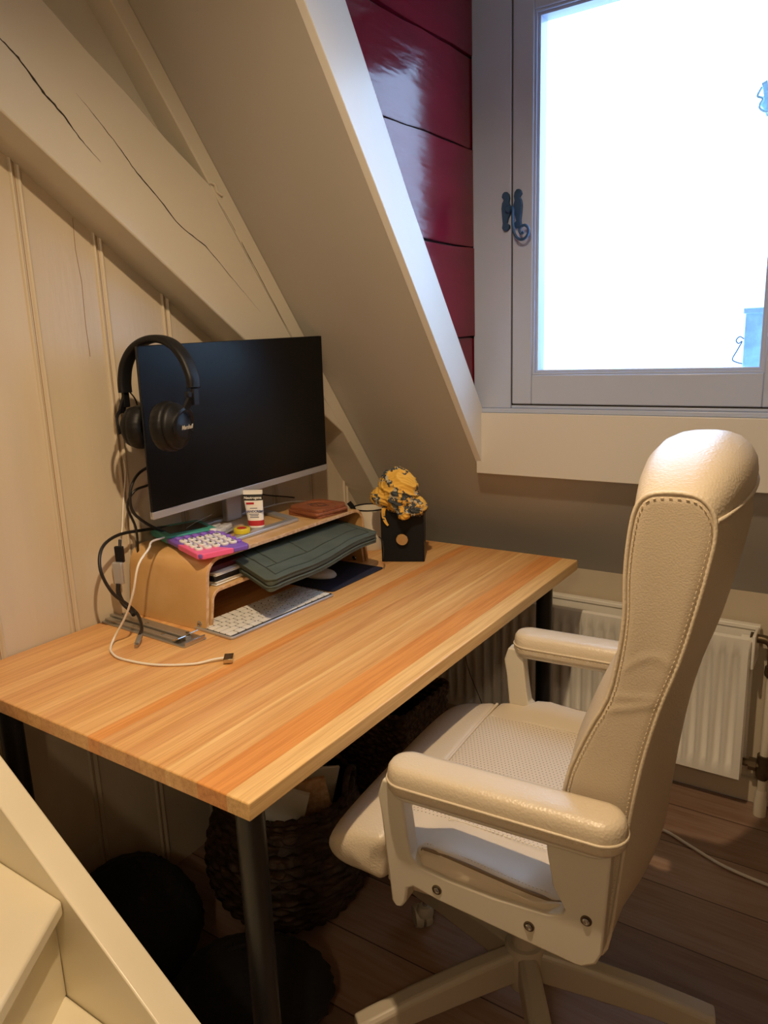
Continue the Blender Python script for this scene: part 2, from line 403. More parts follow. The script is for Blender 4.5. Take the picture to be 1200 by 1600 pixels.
# white board lining the cut edge of the slope
tl = struct('trim_1', prism([(YT, zr(YT) + .0), (WY - .001, zr(WY)), (WY - .001, 1.172), (.933, 1.694), (.708, 2.033), (YT + .05, zr(YT) + .235)], XO - .02, XO, 'yz'), TRIMP, bevel=.0015)
struct('trim_2', prism([(YT, zr(YT) + .0), (WY - .001, zr(WY)), (WY - .001, 1.172), (.933, 1.694), (.708, 2.033), (YT + .05, zr(YT) + .235)], XR, XR + .02, 'yz'), TRIMP, bevel=.0015)

# dormer cheeks: red glossy planks
def cut(bm):
    bmesh.ops.bisect_plane(bm, geom=bm.verts[:] + bm.edges[:] + bm.faces[:], plane_co=(0, YK, ZK + .02), plane_no=(0, TT, 1), clear_inner=True)
def cheek(name, xa, xb, t):
    """plank wall from (xa, y=YT) to (xb, y=WY)"""
    edges = [1.0, 1.13, 1.375, 1.618, 1.872, 2.098, 2.35, 2.6]
    ww = None
    bm = bmesh.new()
    for k in range(len(edges) - 1):
        z0, z1 = edges[k] + .0025, edges[k + 1] - .0025
        j = [.0025, -.002, .003, 0, -.003, .002, .0][k]
        N = 14; F = []
        for i in range(N + 1):
            s = i / N; y = YT + (WY + .05 - YT) * s; x = xa + (xb - xa) * s + j + .0015 * math.sin(9 * s + k * 2)
            wv = .0018 * math.sin(17 * s + k * 5) + .001 * math.sin(41 * s + k)
            F.append([bm.verts.new((x, y, z0 + wv + .002)), bm.verts.new((x, y, z0 + wv)) , bm.verts.new((x, y, z1 + wv)), bm.verts.new((x - t, y, z1 + wv)), bm.verts.new((x - t, y, z0 + wv))])
        for A, B in zip(F, F[1:]):
            for a in range(5): bm.faces.new((A[a], A[(a + 1) % 5], B[(a + 1) % 5], B[a]))
        bm.faces.new(F[0]); bm.faces.new(F[-1][::-1])
    cut(bm)
    o = struct(name, bm, REDP, bevel=0)
    gx = xa - t * .6 if t > 0 else xa - t * .6; gx2 = xb - t * .6
    bk_ = prism([(gx, YT), (gx2, WY + .05), (gx2 - t, WY + .05), (gx - t, YT)], .95, 2.6, 'xy'); cut(bk_)
    struct('backing', bk_, DARK, o, smooth=False)
cheek('wall_dormer_left', .455, .500, .02)
cheek('wall_dormer_right', 1.50, 1.455, -.02)

# apron below the window
struct('trim_3', box(.508, XR + .02, WY - .012, WY + .03, .985, 1.163), APRP, bevel=.002)
struct('trim_4', box(.508, XR + .02, WY - .006, WY + .05, 1.163, 1.176), WINFLARE, bevel=.002)

# window: fixed frame, casement, glass
win = empty('window_1', (0, 0, 0)); win['kind'] = 'structure'
bm = box(.497, .611, WY, WY + .09, 1.176, 2.36); box(1.318, 1.435, WY, WY + .09, 1.176, 2.36, bm); box(.611, 1.318, WY, WY + .09, 2.27, 2.36, bm)
box(.611, 1.318, WY + .004, WY + .09, 1.176, 1.184, bm)
struct('window_frame', bm, WINFLARE, win, bevel=.002)
cs = struct('casement', box(.614, .672, WY + .002, WY + .06, 1.188, 2.265), WINFLARE, win, bevel=.003)
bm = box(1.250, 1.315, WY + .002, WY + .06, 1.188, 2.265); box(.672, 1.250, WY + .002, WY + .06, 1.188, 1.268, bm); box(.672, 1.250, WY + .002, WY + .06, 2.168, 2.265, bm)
struct('casement_rail', bm, WINFLARE, win, bevel=.003)
def loop(x0, x1, z0, z1, y0, y1, t, bm=None):
    bm = bm or bmesh.new()
    A = [(x0, z0), (x1, z0), (x1, z1), (x0, z1)]; B = [(x0 + t, z0 + t), (x1 - t, z0 + t), (x1 - t, z1 - t), (x0 + t, z1 - t)]
    for i in range(4):
        j = (i + 1) % 4
        v = [bm.verts.new((p[0], yy, p[1])) for p in (A[i], A[j], B[j], B[i]) for yy in (y0, y1)]
        for f in ((0, 2, 4, 6), (1, 7, 5, 3), (0, 1, 3, 2), (4, 5, 7, 6)): bm.faces.new([v[k] for k in f])
    return bm
bm = loop(.672, 1.250, 1.268, 2.168, WY + .007, WY + .06, .006); loop(.678, 1.244, 1.274, 2.162, WY + .014, WY + .06, .007, bm)
struct('glazing_bead', bm, WINFLARE, win, bevel=.001)
struct('glass_pane', box(.683, 1.239, WY + .033, WY + .037, 1.279, 2.157), GLASS, win, smooth=False)
struct('casement_gap', box(.6112, .6138, WY + .006, WY + .02, 1.186, 2.266, box(.6112, 1.3178, WY + .006, WY + .02, 1.1842, 1.1878)), DARK, win, smooth=False)
struct('wall_dormer_front', prism([(-.0, 0)] , 0, 0) if False else box(.44, .497, WY + .03, WY + .10, 1.0, 2.4, box(1.435, 1.50, WY + .03, WY + .10, 1.0, 2.4, box(.44, 1.5, WY + .03, WY + .10, 2.36, 2.45, box(.44, 1.5, WY + .05, WY + .10, .98, 1.176)))), WINFLARE, smooth=False)

# wrought iron window latch
lt = empty('window_latch', (.61, WY, 1.70), label='wrought iron window latch with two scalloped plates and curled tail', cat='latch')
def plate(cx, zs, h, flip):
    pr = [(-.010, .048), (-.012, .040), (-.006, .032), (-.011, .024), (-.013, .010), (-.011, -.012), (-.009, -.03), (-.011, -.042), (-.006, -.05), (.003, -.05), (.010, -.044), (.010, -.036), (.003, -.030), (.006, -.018), (.013, -.004), (.012, .012), (.008, .024), (.010, .036), (.008, .046), (.002, .053), (-.005, .053)]
    return [((cx + (x if not flip else -x)) - .61, z * h + zs - 1.70) for x, z in pr]
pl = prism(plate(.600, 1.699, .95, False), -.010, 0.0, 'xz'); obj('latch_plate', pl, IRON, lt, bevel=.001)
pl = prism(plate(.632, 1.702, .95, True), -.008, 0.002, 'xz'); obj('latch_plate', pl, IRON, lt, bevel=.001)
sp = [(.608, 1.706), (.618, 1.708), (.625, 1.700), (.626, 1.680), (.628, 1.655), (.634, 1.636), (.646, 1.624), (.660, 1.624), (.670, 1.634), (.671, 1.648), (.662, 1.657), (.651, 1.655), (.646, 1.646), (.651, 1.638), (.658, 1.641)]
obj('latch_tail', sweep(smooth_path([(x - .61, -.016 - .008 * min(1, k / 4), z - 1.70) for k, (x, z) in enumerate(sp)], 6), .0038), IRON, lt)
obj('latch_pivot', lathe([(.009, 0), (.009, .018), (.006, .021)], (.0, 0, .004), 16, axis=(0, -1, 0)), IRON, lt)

# outside: the white neighbouring wall, the open shutter edge with its hook, an iron bracket
struct('wall_neighbour', box(-4, 6, 4.6, 4.7, -3, 1.75), STUCCO, smooth=False)
sh = empty('window_shutter', (1.19, 1.49, 1.28), label='pale turquoise wooden shutter edge outside the window pane', cat='shutter')
obj('shutter_board', box(-.014, .09, 0, .03, -.02, .14), SHUT, sh, bevel=.003)
obj('shutter_rail', box(-.018, .09, -.006, .0, .128, .142), SHUT, sh, bevel=.002)
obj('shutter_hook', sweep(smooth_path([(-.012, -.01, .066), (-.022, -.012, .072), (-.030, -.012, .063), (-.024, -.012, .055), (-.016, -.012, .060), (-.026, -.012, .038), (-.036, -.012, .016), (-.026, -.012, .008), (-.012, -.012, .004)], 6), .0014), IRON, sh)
bk = empty('iron_bracket', (1.20, 1.45, 1.89), label='small rusted iron bracket outside, at the right of the window pane', cat='bracket')
obj('bracket_plate', prism([(-.018, .04), (-.006, .045), (.0, .02), (.02, .01), (.02, -.03), (-.002, -.035), (-.014, -.012), (-.022, -.004), (-.012, .012)], 0, .006, 'xz'), SHUT, bk, bevel=.001)
obj('bracket_stay', sweep(smooth_path([(-.016, -.004, .03), (-.024, -.006, .012), (-.012, -.006, .004), (-.018, -.006, -.014), (.0, -.006, -.026), (.02, -.006, -.012)], 6), .003), SHUT, bk)

# timber framing on the left wall
XB = .114
def zb(y): return 1.942 - .708 * y        # underside of the brace
# strip just under the slope (face XB)
def lo(y, d): return zr(y) - d
st = struct('trim_5', prism([(YCE, zr(YCE) + .0), (YK, zr(YK)), (YK, zr(YK) - .075), (YCE, zr(YCE) - .075)], -.005, XB, 'yz'), CREAM, bevel=.003)
struct('beam', prism([(-1.2, zb(-1.2)), (1.27, zb(1.27)), (1.10, zr(1.10) - .076), (.73, zr(.73) - .076), (.716, 1.740), (.582, 1.826), (.489, 1.895), (.398, 1.954), (.318, 2.012), (-.1, 2.31), (-1.2, 3.0)], -.005, XB - .001, 'yz'), CREAM, bevel=.004)
bmo = bpy.data.objects['beam']; del bmo['kind']
tag(bmo, 'wide cream painted diagonal timber beam with long cracks across the panelled wall', 'beam')
struct('trim_6', prism([(YCE, zr(YCE) - .056), (.76, zr(.76) - .056), (.62, 1.62), (-.6, 2.45), (-.6, ZC), (YCE - .05, ZC)], -.004, .05, 'yz'), CREAM, bevel=.002)
def crack(pts, w, parent):
    P = smooth_path([(XB - .0006, a, c) for a, c in pts], 6); n = len(P)
    rnd = random.Random(len(pts)); sc = [max(.12, math.sin(PI * (i + .5) / n)) * (0.7 + .6 * rnd.random()) for i in range(n)]
    P = [p + Vector((0, rnd.uniform(-.0008, .0008), rnd.uniform(-.0008, .0008))) for p in P]
    return obj('crack', sweep(P, [(w, 0), (0, .0006), (-w, 0), (0, -.0006)], up=(1, 0, 0), scale=sc), DARK, parent, smooth=False)
crack([(.20, 1.935), (.217, 1.921), (.244, 1.901), (.271, 1.873), (.296, 1.846), (.329, 1.818), (.359, 1.784), (.403, 1.747)], .0022, bmo)
crack([(.364, 1.865), (.402, 1.831), (.457, 1.778), (.492, 1.74), (.539, 1.701), (.599, 1.645), (.672, 1.606), (.746, 1.544), (.847, 1.457)], .0013, bmo)
crack([(.728, 1.712), (.781, 1.645), (.842, 1.563), (.895, 1.49), (.971, 1.388)], .0010, bmo)
obj('peeling_joint', sweep(smooth_path([(XB + .001, .70, 1.752), (XB + .003, .716, 1.748), (XB + .001, .722, 1.735), (XB + .003, .736, 1.728)], 4), .004), CREAM, bmo)

# ------------------------------------------------------------------ radiator, pipes
rd = empty('radiator', (.195, 1.46, .12), label='white ribbed double panel radiator on the knee wall behind the desk', cat='radiator')
L_, H_ = 1.055, .43
bm = bmesh.new(); N = int(L_ / .0345)
xs = []; m0 = .018
xs.append((0, 0)); xs.append((.0, .0))
prof = [(0.0, .012), (.004, 0), (m0, 0)]
p = (L_ - 2 * m0) / N
for k in range(N):
    x = m0 + k * p; prof += [(x + p * .18, 0), (x + p * .32, .013), (x + p * .68, .013), (x + p * .82, 0)]
prof += [(L_ - m0, 0), (L_ - .004, 0), (L_, .012)]
zz = [(0, .0, 0), (.004, 1, 0), (.028, 1, 0), (.045, 1, 1), (H_ - .062, 1, 1), (H_ - .045, 1, 0), (H_ - .004, 1, 0), (H_, 0, 0)]
rows = []
for z, e, d in zz:
    rows.append([bm.verts.new((x, (y if (d or i in (0, len(prof) - 1)) else 0) + (0 if e else .010), z)) for i, (x, y) in enumerate(prof)])
for A, B in zip(rows, rows[1:]):
    for i in range(len(prof) - 1): bm.faces.new((A[i], A[i + 1], B[i + 1], B[i]))
obj('front_panel', bm, RADP, rd, angle=60)
obj('front_panel_body', box(.002, L_ - .002, .0135, .018, .002, H_ - .002), RADP, rd, bevel=.003)
obj('rear_panel', box(.0, L_, .082, .098, 0, H_ + .006), RADP, rd, bevel=.004)
bm = box(.0, L_ + .012, .078, .102, H_ - .002, H_ + .012); box(L_ + .002, L_ + .010, .004, .1, H_ - .09, H_ + .01, bm)
obj('top_edge_cover', bm, RADP, rd, bevel=.003)
bm = bmesh.new()
for k in range(26): box(.03 + k * .039, .032 + k * .039, .02, .08, .02, H_ - .03, bm)
obj('convector_fin', bm, PIPEP, rd, smooth=False)
obj('end_boss', lathe([(.018, 0), (.018, .03), (.012, .034)], (L_ - .03, .05, H_ - .025), 16, axis=(1, 0, 0)), RADP, rd)
pp = empty('radiator_pipe', (1.30, 1.515, 0), label='cream pipe with brown brass valve and elbow beside the radiator', cat='pipe')
obj('riser_pipe', lathe([(.0115, 0), (.0115, .46)], (0.0, 0, .03), 16), PIPEP, pp)
obj('pipe_base', lathe([(.017, 0), (.017, .05), (.0145, .055), (.0145, .075), (.0115, .08)], (0, 0, 0), 16), PIPEP, pp)
obj('elbow', sweep(smooth_path([(-.055, 0, .535), (-.02, 0, .535), (-.004, 0, .522), (0, 0, .49), (0, 0, .455)], 6), .0125), BRASS, pp)
obj('nut', lathe([(.017, 0), (.017, .016)], (-.058, 0, .535), 6, axis=(1, 0, 0)), BRASS, pp)
obj('nut', lathe([(.0165, 0), (.018, .008), (.0165, .03)], (0, 0, .43), 6), BRASS, pp)
obj('valve_body', lathe([(.014, 0), (.019, .01), (.02, .03), (.016, .045), (.018, .055), (.018, .075)], (0, 0, .115), 12), BRASS, pp)
obj('valve_arm', lathe([(.012, 0), (.012, .03), (.019, .03), (.019, .05), (.011, .05), (.011, .085)], (.012, 0, .155), 8, axis=(-1, 0, 0)), BRASS, pp)

# ------------------------------------------------------------------ stairs (winder) in the near left corner
strg = empty('staircase', (0, -.05, 0), label='cream painted winder staircase with steep side string in the near left corner', cat='staircase')
def zs(x): return .686 - .657 * (x - .256)
obj('side_string', prism([(.0085, zs(0.0085)), (1.22, zs(1.22)), (1.22, zs(1.22) - .0), (1.0, 0.002), (.70, .002), (.0085, .50)], -.05, 0.0, 'xz'), STAIRP, strg, bevel=.003)
def tread(pts, zt, t=.028):
    return prism([(x, y + .05) for x, y in pts], zt - t, zt, 'xy')
T1 = [(.009, -.101), (.480, -.101), (.605, -.285), (.66, -.95), (.009, -.95)]
T2 = [(.009, -.101), (.72, -.101), (.86, -.32), (.92, -.95), (.009, -.95)]
T0 = [(.0, -.101), (.24, -.101), (.34, -.30), (.36, -.95), (.0, -.95)]
obj('tread', tread(T1, .525), STAIRP, strg, bevel=.006, seg=3)
obj('tread', tread(T2, .33), STAIRP, strg, bevel=.006, seg=3)
obj('tread', tread([(x + .24, y) if x > .01 else (x, y) for x, y in T2], .14), STAIRP, strg, bevel=.006, seg=3)
def riser(a, b2, c2, z0, z1):
    return prism([(a[0] - .03, a[1] + .05), (b2[0] - .03, b2[1] + .05), (c2[0] - .03, c2[1] + .05), (c2[0] - .045, c2[1] + .05), (b2[0] - .045, b2[1] + .05), (a[0] - .045, a[1] + .05)], z0, z1, 'xy')
obj('riser', riser((.480, -.101), (.605, -.285), (.66, -.95), .33, .497), STAIRP, strg)
obj('riser', riser((.72, -.101), (.86, -.32), (.92, -.95), .14, .302), STAIRP, strg)
obj('riser', riser((.96, -.101), (1.10, -.32), (1.16, -.95), 0, .112), STAIRP, strg)
obj('riser', box(.009, .03, -.9, -.055, .525, .70), STAIRP, strg)

# ------------------------------------------------------------------ desk
W_, D_ = 1.331, .809
dk = empty('desk', (0, 0, 0), label='pine stave desk with black round steel legs along the panelled wall', cat='desk')
bm = prism([(.004, .0), (D_, .0), (D_, W_), (.125, W_), (.125, 1.27), (.004, 1.27)], .721, .75, 'xy')
obj('tabletop', bm, TOPW, dk, bevel=.0025, seg=3)
bm = box(.08, .74, .03, .055, .695, .7205); box(.08, .74, 1.235, 1.26, .695, .7205, bm); box(.735, .76, .03, 1.26, .695, .7205, bm); box(.06, .085, .03, 1.26, .695, .7205, bm)
obj('under_frame', bm, BLACKM, dk, bevel=.002)
for (x, y) in ((.745, .062), (.745, 1.245), (.085, .062), (.085, 1.22)):
    obj('leg', lathe([(.0, 0), (.022, 0), (.0225, .004), (.0225, .05), (.0225, .71)], (x, y, 0.0), 28), BLACKM, dk)

# ------------------------------------------------------------------ monitor riser (bent plywood)
XF, XBk = .275, .012
def bend(y0, y1, z0, z1, r, spread, n=8):
    """centre line of an inverted U in (y,z)"""
    pts = [(y0 - spread, z0), (y0, z1 - r)]
    for k in range(n + 1):
        a = PI - (PI / 2) * k / n; pts.append((y0 + r + r * math.cos(a), z1 - r + r * math.sin(a)))
    for k in range(n + 1):
        a = PI / 2 - (PI / 2) * k / n; pts.append((y1 - r + r * math.cos(a), z1 - r + r * math.sin(a)))
    pts += [(y1, z1 - r), (y1 + spread, z0)]
    out = []
    for p in pts:
        if not out or (abs(p[0] - out[-1][0]) + abs(p[1] - out[-1][1])) > 1e-5: out.append(p)
    return out
def shell(path, t):
    """thick band: outline polygon of path offset inwards by t"""
    P = [Vector((a, b)) for a, b in path]; ins = []
    for i, p in enumerate(P):
        a = P[max(0, i - 1)]; c = P[min(len(P) - 1, i + 1)]; d = (c - a).normalized(); nn = Vector((d.y, -d.x))
        ins.append(p + nn * t)
    return P, ins
def band(path, t, x0, x1):
    O, I = shell(path, t); bm = bmesh.new()
    R = [[bm.verts.new((x, p.x, p.y)) for p in L] for x in (x0, x1) for L in (O, I)]
    n = len(O)
    for i in range(n - 1):
        bm.faces.new((R[0][i], R[0][i + 1], R[2][i + 1], R[2][i])).material_index = 0
        bm.faces.new((R[1][i], R[3][i], R[3][i + 1], R[1][i + 1])).material_index = 0
        bm.faces.new((R[0][i], R[1][i], R[1][i + 1], R[0][i + 1])).material_index = 1
        bm.faces.new((R[2][i], R[2][i + 1], R[3][i + 1], R[3][i])).material_index = 1
    for i in (0, n - 1): bm.faces.new((R[0][i], R[2][i], R[3][i], R[1][i])).material_index = 1
    return bm
rs = empty('monitor_riser', (0, 0, .7502), label='bent birch plywood monitor riser with lower shelf standing on the desk', cat='monitor stand')
obj('outer_shell', band(bend(.437, 1.045, 0, .163, .045, .014), .009, XBk, XF), [BIRCH, PLYE], rs, bevel=.001, angle=50)
obj('inner_shelf', band(bend(.448, 1.034, 0, .088, .03, .010), .008, XBk + .01, XF - .002), [BIRCH, PLYE], rs, bevel=.001, angle=50)
for (y, s) in ((.4265, -1), (1.0205, -1)):
    obj('screw', lathe([(.007, 0), (.0075, .002), (.005, .004), (.003, .0028)], (XF - .022, y, .014), 20, axis=(0, -1, .06)), SCREW, rs)

# ------------------------------------------------------------------ monitor
mo = empty('monitor', (.09, .73, .9135), 0, label='large dark matte monitor with silver chin on the plywood riser', cat='monitor')
# screen local frame: along +y, facing +x; left bottom corner world (.160,.403,.998), right bottom (.128,1.075,.998)
a_ = Vector((.166, .398, 1.004)) - Vector(mo.location); b_ = Vector((.168, 1.022, 1.020)) - Vector(mo.location)
dv = (b_ - a_).normalized(); up = Vector((0.012, 0, 1)).normalized(); nv = dv.cross(up).normalized()
WM = (b_ - a_).length; HM = .3745
def panel(u0, u1, v0, v1, d0, d1):
    c = a_ + dv * ((u0 + u1) / 2) + up * ((v0 + v1) / 2) + nv * ((d0 + d1) / 2)
    return obox(c, dv * (u1 - u0) / 2, up * (v1 - v0) / 2, nv * (d1 - d0) / 2)
obj('back_cover', panel(0, WM, 0.001, HM, -.009, -.0015), BLKP, mo, bevel=.004)
obj('screen', panel(0.0005, WM - .0005, .0145, HM - .0005, -.0015, 0.0), SCREEN, mo, bevel=.0006)
obj('chin', panel(0.0003, WM - .0003, -.002, .0145, -.010, .0015), SILV, mo, bevel=.0008)
obj('electronics_housing', panel(.17, .47, .04, .25, -.045, -.009), BLKP, mo, bevel=.008)
nk = obj('neck', prism([(-.0, .0), (.018, .0), (.022, .14), (.0, .14)], .745 - .73 - .028, .745 - .73 + .028, 'xz'), SILV, mo, bevel=.003)
nk.location = (-.055, .01, .0)
# open rectangular foot
bm = bmesh.new(); pth = [(.020, .56), (.020, .88), (.208, .830), (.208, .53)]
pl2 = [Vector((x - .09, y - .73, .006)) for x, y in pth]
O = [Vector((.016, .570, 0)), Vector((.010, .885, 0)), Vector((.222, .822, 0)), Vector((.226, .52, 0))]
I = [Vector((.040, .594, 0)), Vector((.036, .852, 0)), Vector((.200, .804, 0)), Vector((.202, .545, 0))]
off = Vector((.09, .73, 0))
V = [[bm.verts.new(p - off + Vector((0, 0, z))) for p in L] for z in (0, .009) for L in (O, I)]
for i in range(4):
    j = (i + 1) % 4
    bm.faces.new((V[0][i], V[1][i], V[1][j], V[0][j])); bm.faces.new((V[2][i], V[2][j], V[3][j], V[3][i]))
    bm.faces.new((V[0][i], V[0][j], V[2][j], V[2][i])); bm.faces.new((V[1][i], V[3][i], V[3][j], V[1][j]))
obj('foot_frame', bm, SILV, mo, bevel=.002)

# ------------------------------------------------------------------ headphones hung on the monitor's left top corner
hp = empty('headphones', (.20, .43, 1.39), label='black over-ear headphones hung over the left top corner of the monitor', cat='headphones')
def W2(p): return Vector(p) - Vector(hp.location)
hb = [W2(p) for p in ((.099, .412, 1.280), (.099, .413, 1.305), (.106, .417, 1.340), (.128, .423, 1.371), (.162, .429, 1.3885), (.200, .433, 1.3915), (.240, .434, 1.380), (.274, .433, 1.352), (.295, .431, 1.315), (.299, .430, 1.290))]
def ribbon(P, wv, hw, ht, bm=None):
    """flat padded band: width direction wv"""
    bm = bm or bmesh.new(); rings = []
    n = len(P)
    for i, p in enumerate(P):
        T = (P[min(n - 1, i + 1)] - P[max(0, i - 1)]).normalized(); wq = (wv - T * wv.dot(T)).normalized(); h = T.cross(wq)
        rings.append([bm.verts.new(p + wq * hw * math.copysign(abs(math.cos(a)) ** .6, math.cos(a)) + h * ht * math.copysign(abs(math.sin(a)) ** .8, math.sin(a))) for a in [2 * PI * k / 20 for k in range(20)]])
    for A, B in zip(rings, rings[1:]):
        for j in range(20): bm.faces.new((A[j], A[(j + 1) % 20], B[(j + 1) % 20], B[j]))
    bm.faces.new(rings[0][::-1]); bm.faces.new(rings[-1]); return bm
HPN = Vector((.05, -1, 0)).normalized()
obj('headband', ribbon(smooth_path(hb, 8), HPN, .0165, .0085), BLKS, hp)
def cup(c, nrm, r):
    nrm = Vector(nrm).normalized(); c = W2(c); q = Vector((0, 0, 1)).rotation_difference(nrm)
    bm = bmesh.new(); seg = 96; rings = []
    for (rr_, z) in ((.50, -.020), (.62, -.030), (.80, -.033), (.95, -.028), (1.0, -.018), (1.0, -.008), (.95, -.001)):
        ring = []
        for k in range(seg):
            t = 2 * PI * k / seg; pl = 1 + (.020 * (1 - abs(math.sin(13 * t)) ** .5) * -1 if rr_ > .75 else 0)
            ring.append(bm.verts.new(c + q @ Vector((r * rr_ * pl * math.cos(t), r * rr_ * pl * math.sin(t), z))))
        rings.append(ring)
    for A, B in zip(rings, rings[1:]):
        for j in range(seg): bm.faces.new((A[j], A[(j + 1) % seg], B[(j + 1) % seg], B[j]))
    bm.faces.new(rings[0][::-1]); bm.faces.new(rings[-1])
    obj('ear_cushion', bm, BLKS, hp, angle=180)
    h = obj('ear_cup', lathe([(r * .90, -.002), (r * .92, .004), (r * .86, .010), (r * .62, .014), (r * .56, .020), (r * .52, .022), (.001, .024)], c, 40, axis=nrm), BLKS, hp, angle=50)
    return c, nrm, h
c1, nn1, cp1 = cup((.262, .402, 1.212), (.96, .28, .05), .053)
c2, nn2, cp2 = cup((.116, .414, 1.205), (-.9, -.40, .04), .048)
def yoke(c, nrm, r, top):
    nrm = Vector(nrm).normalized(); q = Vector((0, 0, 1)); s = q.cross(nrm).normalized(); P = []
    for k in range(19):
        a = PI * (-.12 + 1.24 * k / 18)
        P.append(c + nrm * (.020 + .008 * max(0, math.sin(a))) + s * (r * math.cos(a)) + q * (r * math.sin(a)))
    bm = sweep(P, [(.005, 0), (0, .004), (-.005, 0), (0, -.004)], up=nrm)
    sweep([P[9] - q * .002, P[9] + (W2(top) - P[9]) * .5, W2(top)], [(.007, -.004), (.007, .004), (-.007, .004), (-.007, -.004)], bm, up=(1, 0, 0))
    return bm
obj('yoke', yoke(c1, nn1, .034, (.299, .430, 1.282)), BLKP, hp, bevel=.001)
obj('yoke', yoke(c2, nn2, .034, (.098, .412, 1.272)), BLKP, hp, bevel=.001)
obj('slider', obox(W2((.299, .430, 1.272)), HPN * .008, Vector((.0045, 0, 0)), Vector((0, 0, .018))), BLKP, hp, bevel=.002)
obj('slider', obox(W2((.098, .412, 1.268)), HPN * .008, Vector((.0045, 0, 0)), Vector((0, 0, .020))), BLKP, hp, bevel=.002)
obj('hinge_knob', obox(W2((.299, .413, 1.277)), Vector((.005, 0, 0)), Vector((0, .006, 0)), Vector((0, 0, .006))), BLKP, hp, bevel=.002)
obj('ear_cord', sweep(smooth_path([W2(p) for p in ((.099, .420, 1.285), (.104, .432, 1.265), (.100, .440, 1.245))], 6), .0016), BLKP, hp)
sd = Vector((0, 0, 1)).cross(nn1).normalized()
text('logo_lettering', 'Marshall', GOLD, cp1, c1 + nn1 * .0250 + Vector((0, 0, -.004)) + sd * .006, .0125, sd, (0, 0, 1), .0002, .35)

# ------------------------------------------------------------------ calculator
cal = empty('calculator', (.158, .528, .9165), math.radians(-12), label='teal, purple and pink desk calculator with round white keys on the riser', cat='calculator')
cal.rotation_euler = (math.radians(0), math.radians(1.5), math.radians(-18))
# local: x along length (display at -x), y across
CL, CW = .142, .063
bm = prism(rrect(-CL, CL, -CW, CW, .012), .004, .016, 'xy')
ob = obj('case', bm, [PURP], cal, bevel=.003)
obj('display_cover', prism(rrect(-CL + .0, -.028, -CW - .001, CW + .001, .010), .0155, .021, 'xy'), TEAL, cal, bevel=.002)
obj('teal_base', prism(rrect(-CL - .001, -.030, -CW - .001, CW + .001, .011), .002, .0155, 'xy'), TEAL, cal, bevel=.003)
obj('display', prism(rrect(-CL + .022, -.052, -CW + .016, CW - .012, .003), .0205, .0218, 'xy'), LCD, cal)
obj('pink_corner', prism([(.03, -CW - .0012), (CL - .01, -CW - .0012), (CL + .0012, -CW + .01), (CL + .0012, .02), (.05, -CW + .012)], .003, .0165, 'xy'), PINK, cal, bevel=.002)
key_me = None
def key(x, y, mat, s=1.0, glyph=None):
    bm = prism(rrect(x - .0105 * s, x + .0105 * s, y - .0088 * s, y + .0088 * s, .0075 * s), .0155, .0215, 'xy')
    return obj('key', bm, mat, cal, bevel=.0015)
gl = ['7', '8', '9', '/', '4', '5', '6', 'x', '1', '2', '3', '-', '0', '.', '=', '+']
gi = 0
gl = ['789/%', '456x-', '123+-', '0.=+=']
for rw in range(4):
    for c in range(5):
        x = .022 + rw * .0275; y = -CW + .0165 + c * .0210
        kk = key(x, y, WHITEP, .97); text('key_numeral', gl[rw][c], BLKB, kk, (x, y, .0216), .0125, (0, 1, 0), (-1, 0, 0), .0003)
for c in range(5): key(-.007, -CW + .0165 + c * .0210, PURP2, .80)
for rw in range(4): key(.022 + rw * .0275, CW - .0105, PURP2, .75)
obj('key', prism(rrect(-.029, -.014, CW - .022, CW - .006, .006), .0155, .0225, 'xy'), WHITEP, cal, bevel=.0015)

# ------------------------------------------------------------------ hand cream tube, lip balm tin, blister pack
tu = empty('hand_cream_tube', (.196, .690, .914), label='white hand cream tube with black top band and red lower band', cat='tube')
fd = Vector((.50, -.86, 0)).normalized(); sd_ = Vector((.86, .50, 0)).normalized()   # faces camera / across
def tubebody(z0, z1, n, bm=None, e=0.0):
    bm = bm or bmesh.new(); rings = []
    for i in range(n + 1):
        z = z0 + (z1 - z0) * i / n; t = z / .100
        hw = .0185 + .007 * t + e; hd = .0145 * (1 - t) + .0016 + e
        rings.append([bm.verts.new(sd_ * hw * math.copysign(abs(math.cos(a)) ** .75, math.cos(a)) + fd * hd * math.sin(a) + Vector((-.008 * t, 0, z))) for a in [2 * PI * k / 28 for k in range(28)]])
    for A, B in zip(rings, rings[1:]):
        for j in range(28): bm.faces.new((A[j], A[(j + 1) % 28], B[(j + 1) % 28], B[j]))
    bm.faces.new(rings[0][::-1]); bm.faces.new(rings[-1]); return bm
bd = obj('tube_body', tubebody(.012, .098, 12), WHITEP, tu)
obj('cap', lathe([(.0165, 0), (.0175, .002), (.0175, .012)], (0, 0, 0), 28), CLEAR, tu)
obj('black_band', tubebody(.079, .094, 3, e=.0003), BLKB, tu)
obj('red_band', tubebody(.016, .029, 3, e=.0003), REDL, tu)
obj('crimp', obox(Vector((-.008, 0, .101)), sd_ * .026, fd * .0012, Vector((0, 0, .004))), WHITEP, tu)
def tt_(s, z, size, mat, dx=0.0, bold=.0002):
    t = z / .1; hd = .0145 * (1 - t) + .0016
    text('label_lettering', s, mat, bd, sd_ * dx + fd * (hd + .0005) + Vector((-.008 * t, 0, z)), size, sd_, Vector((0, 0, 1)) - fd * .145 , bold)
tt_('Neutrogena', .086, .0092, WHITEP)
tt_('HANDCREME', .052, .0078, BLUEL, .002, .0002);
for z, hw in ((.060, .009), (.0455, .012), (.0415, .010), (.0375, .011)):
    t = z / .1; hd = .0145 * (1 - t) + .0018
    obj('small_print', obox(fd * hd + Vector((-.008 * t, 0, z)), sd_ * hw, fd * .0004, Vector((0, 0, .0007))), BLUEL, bd)
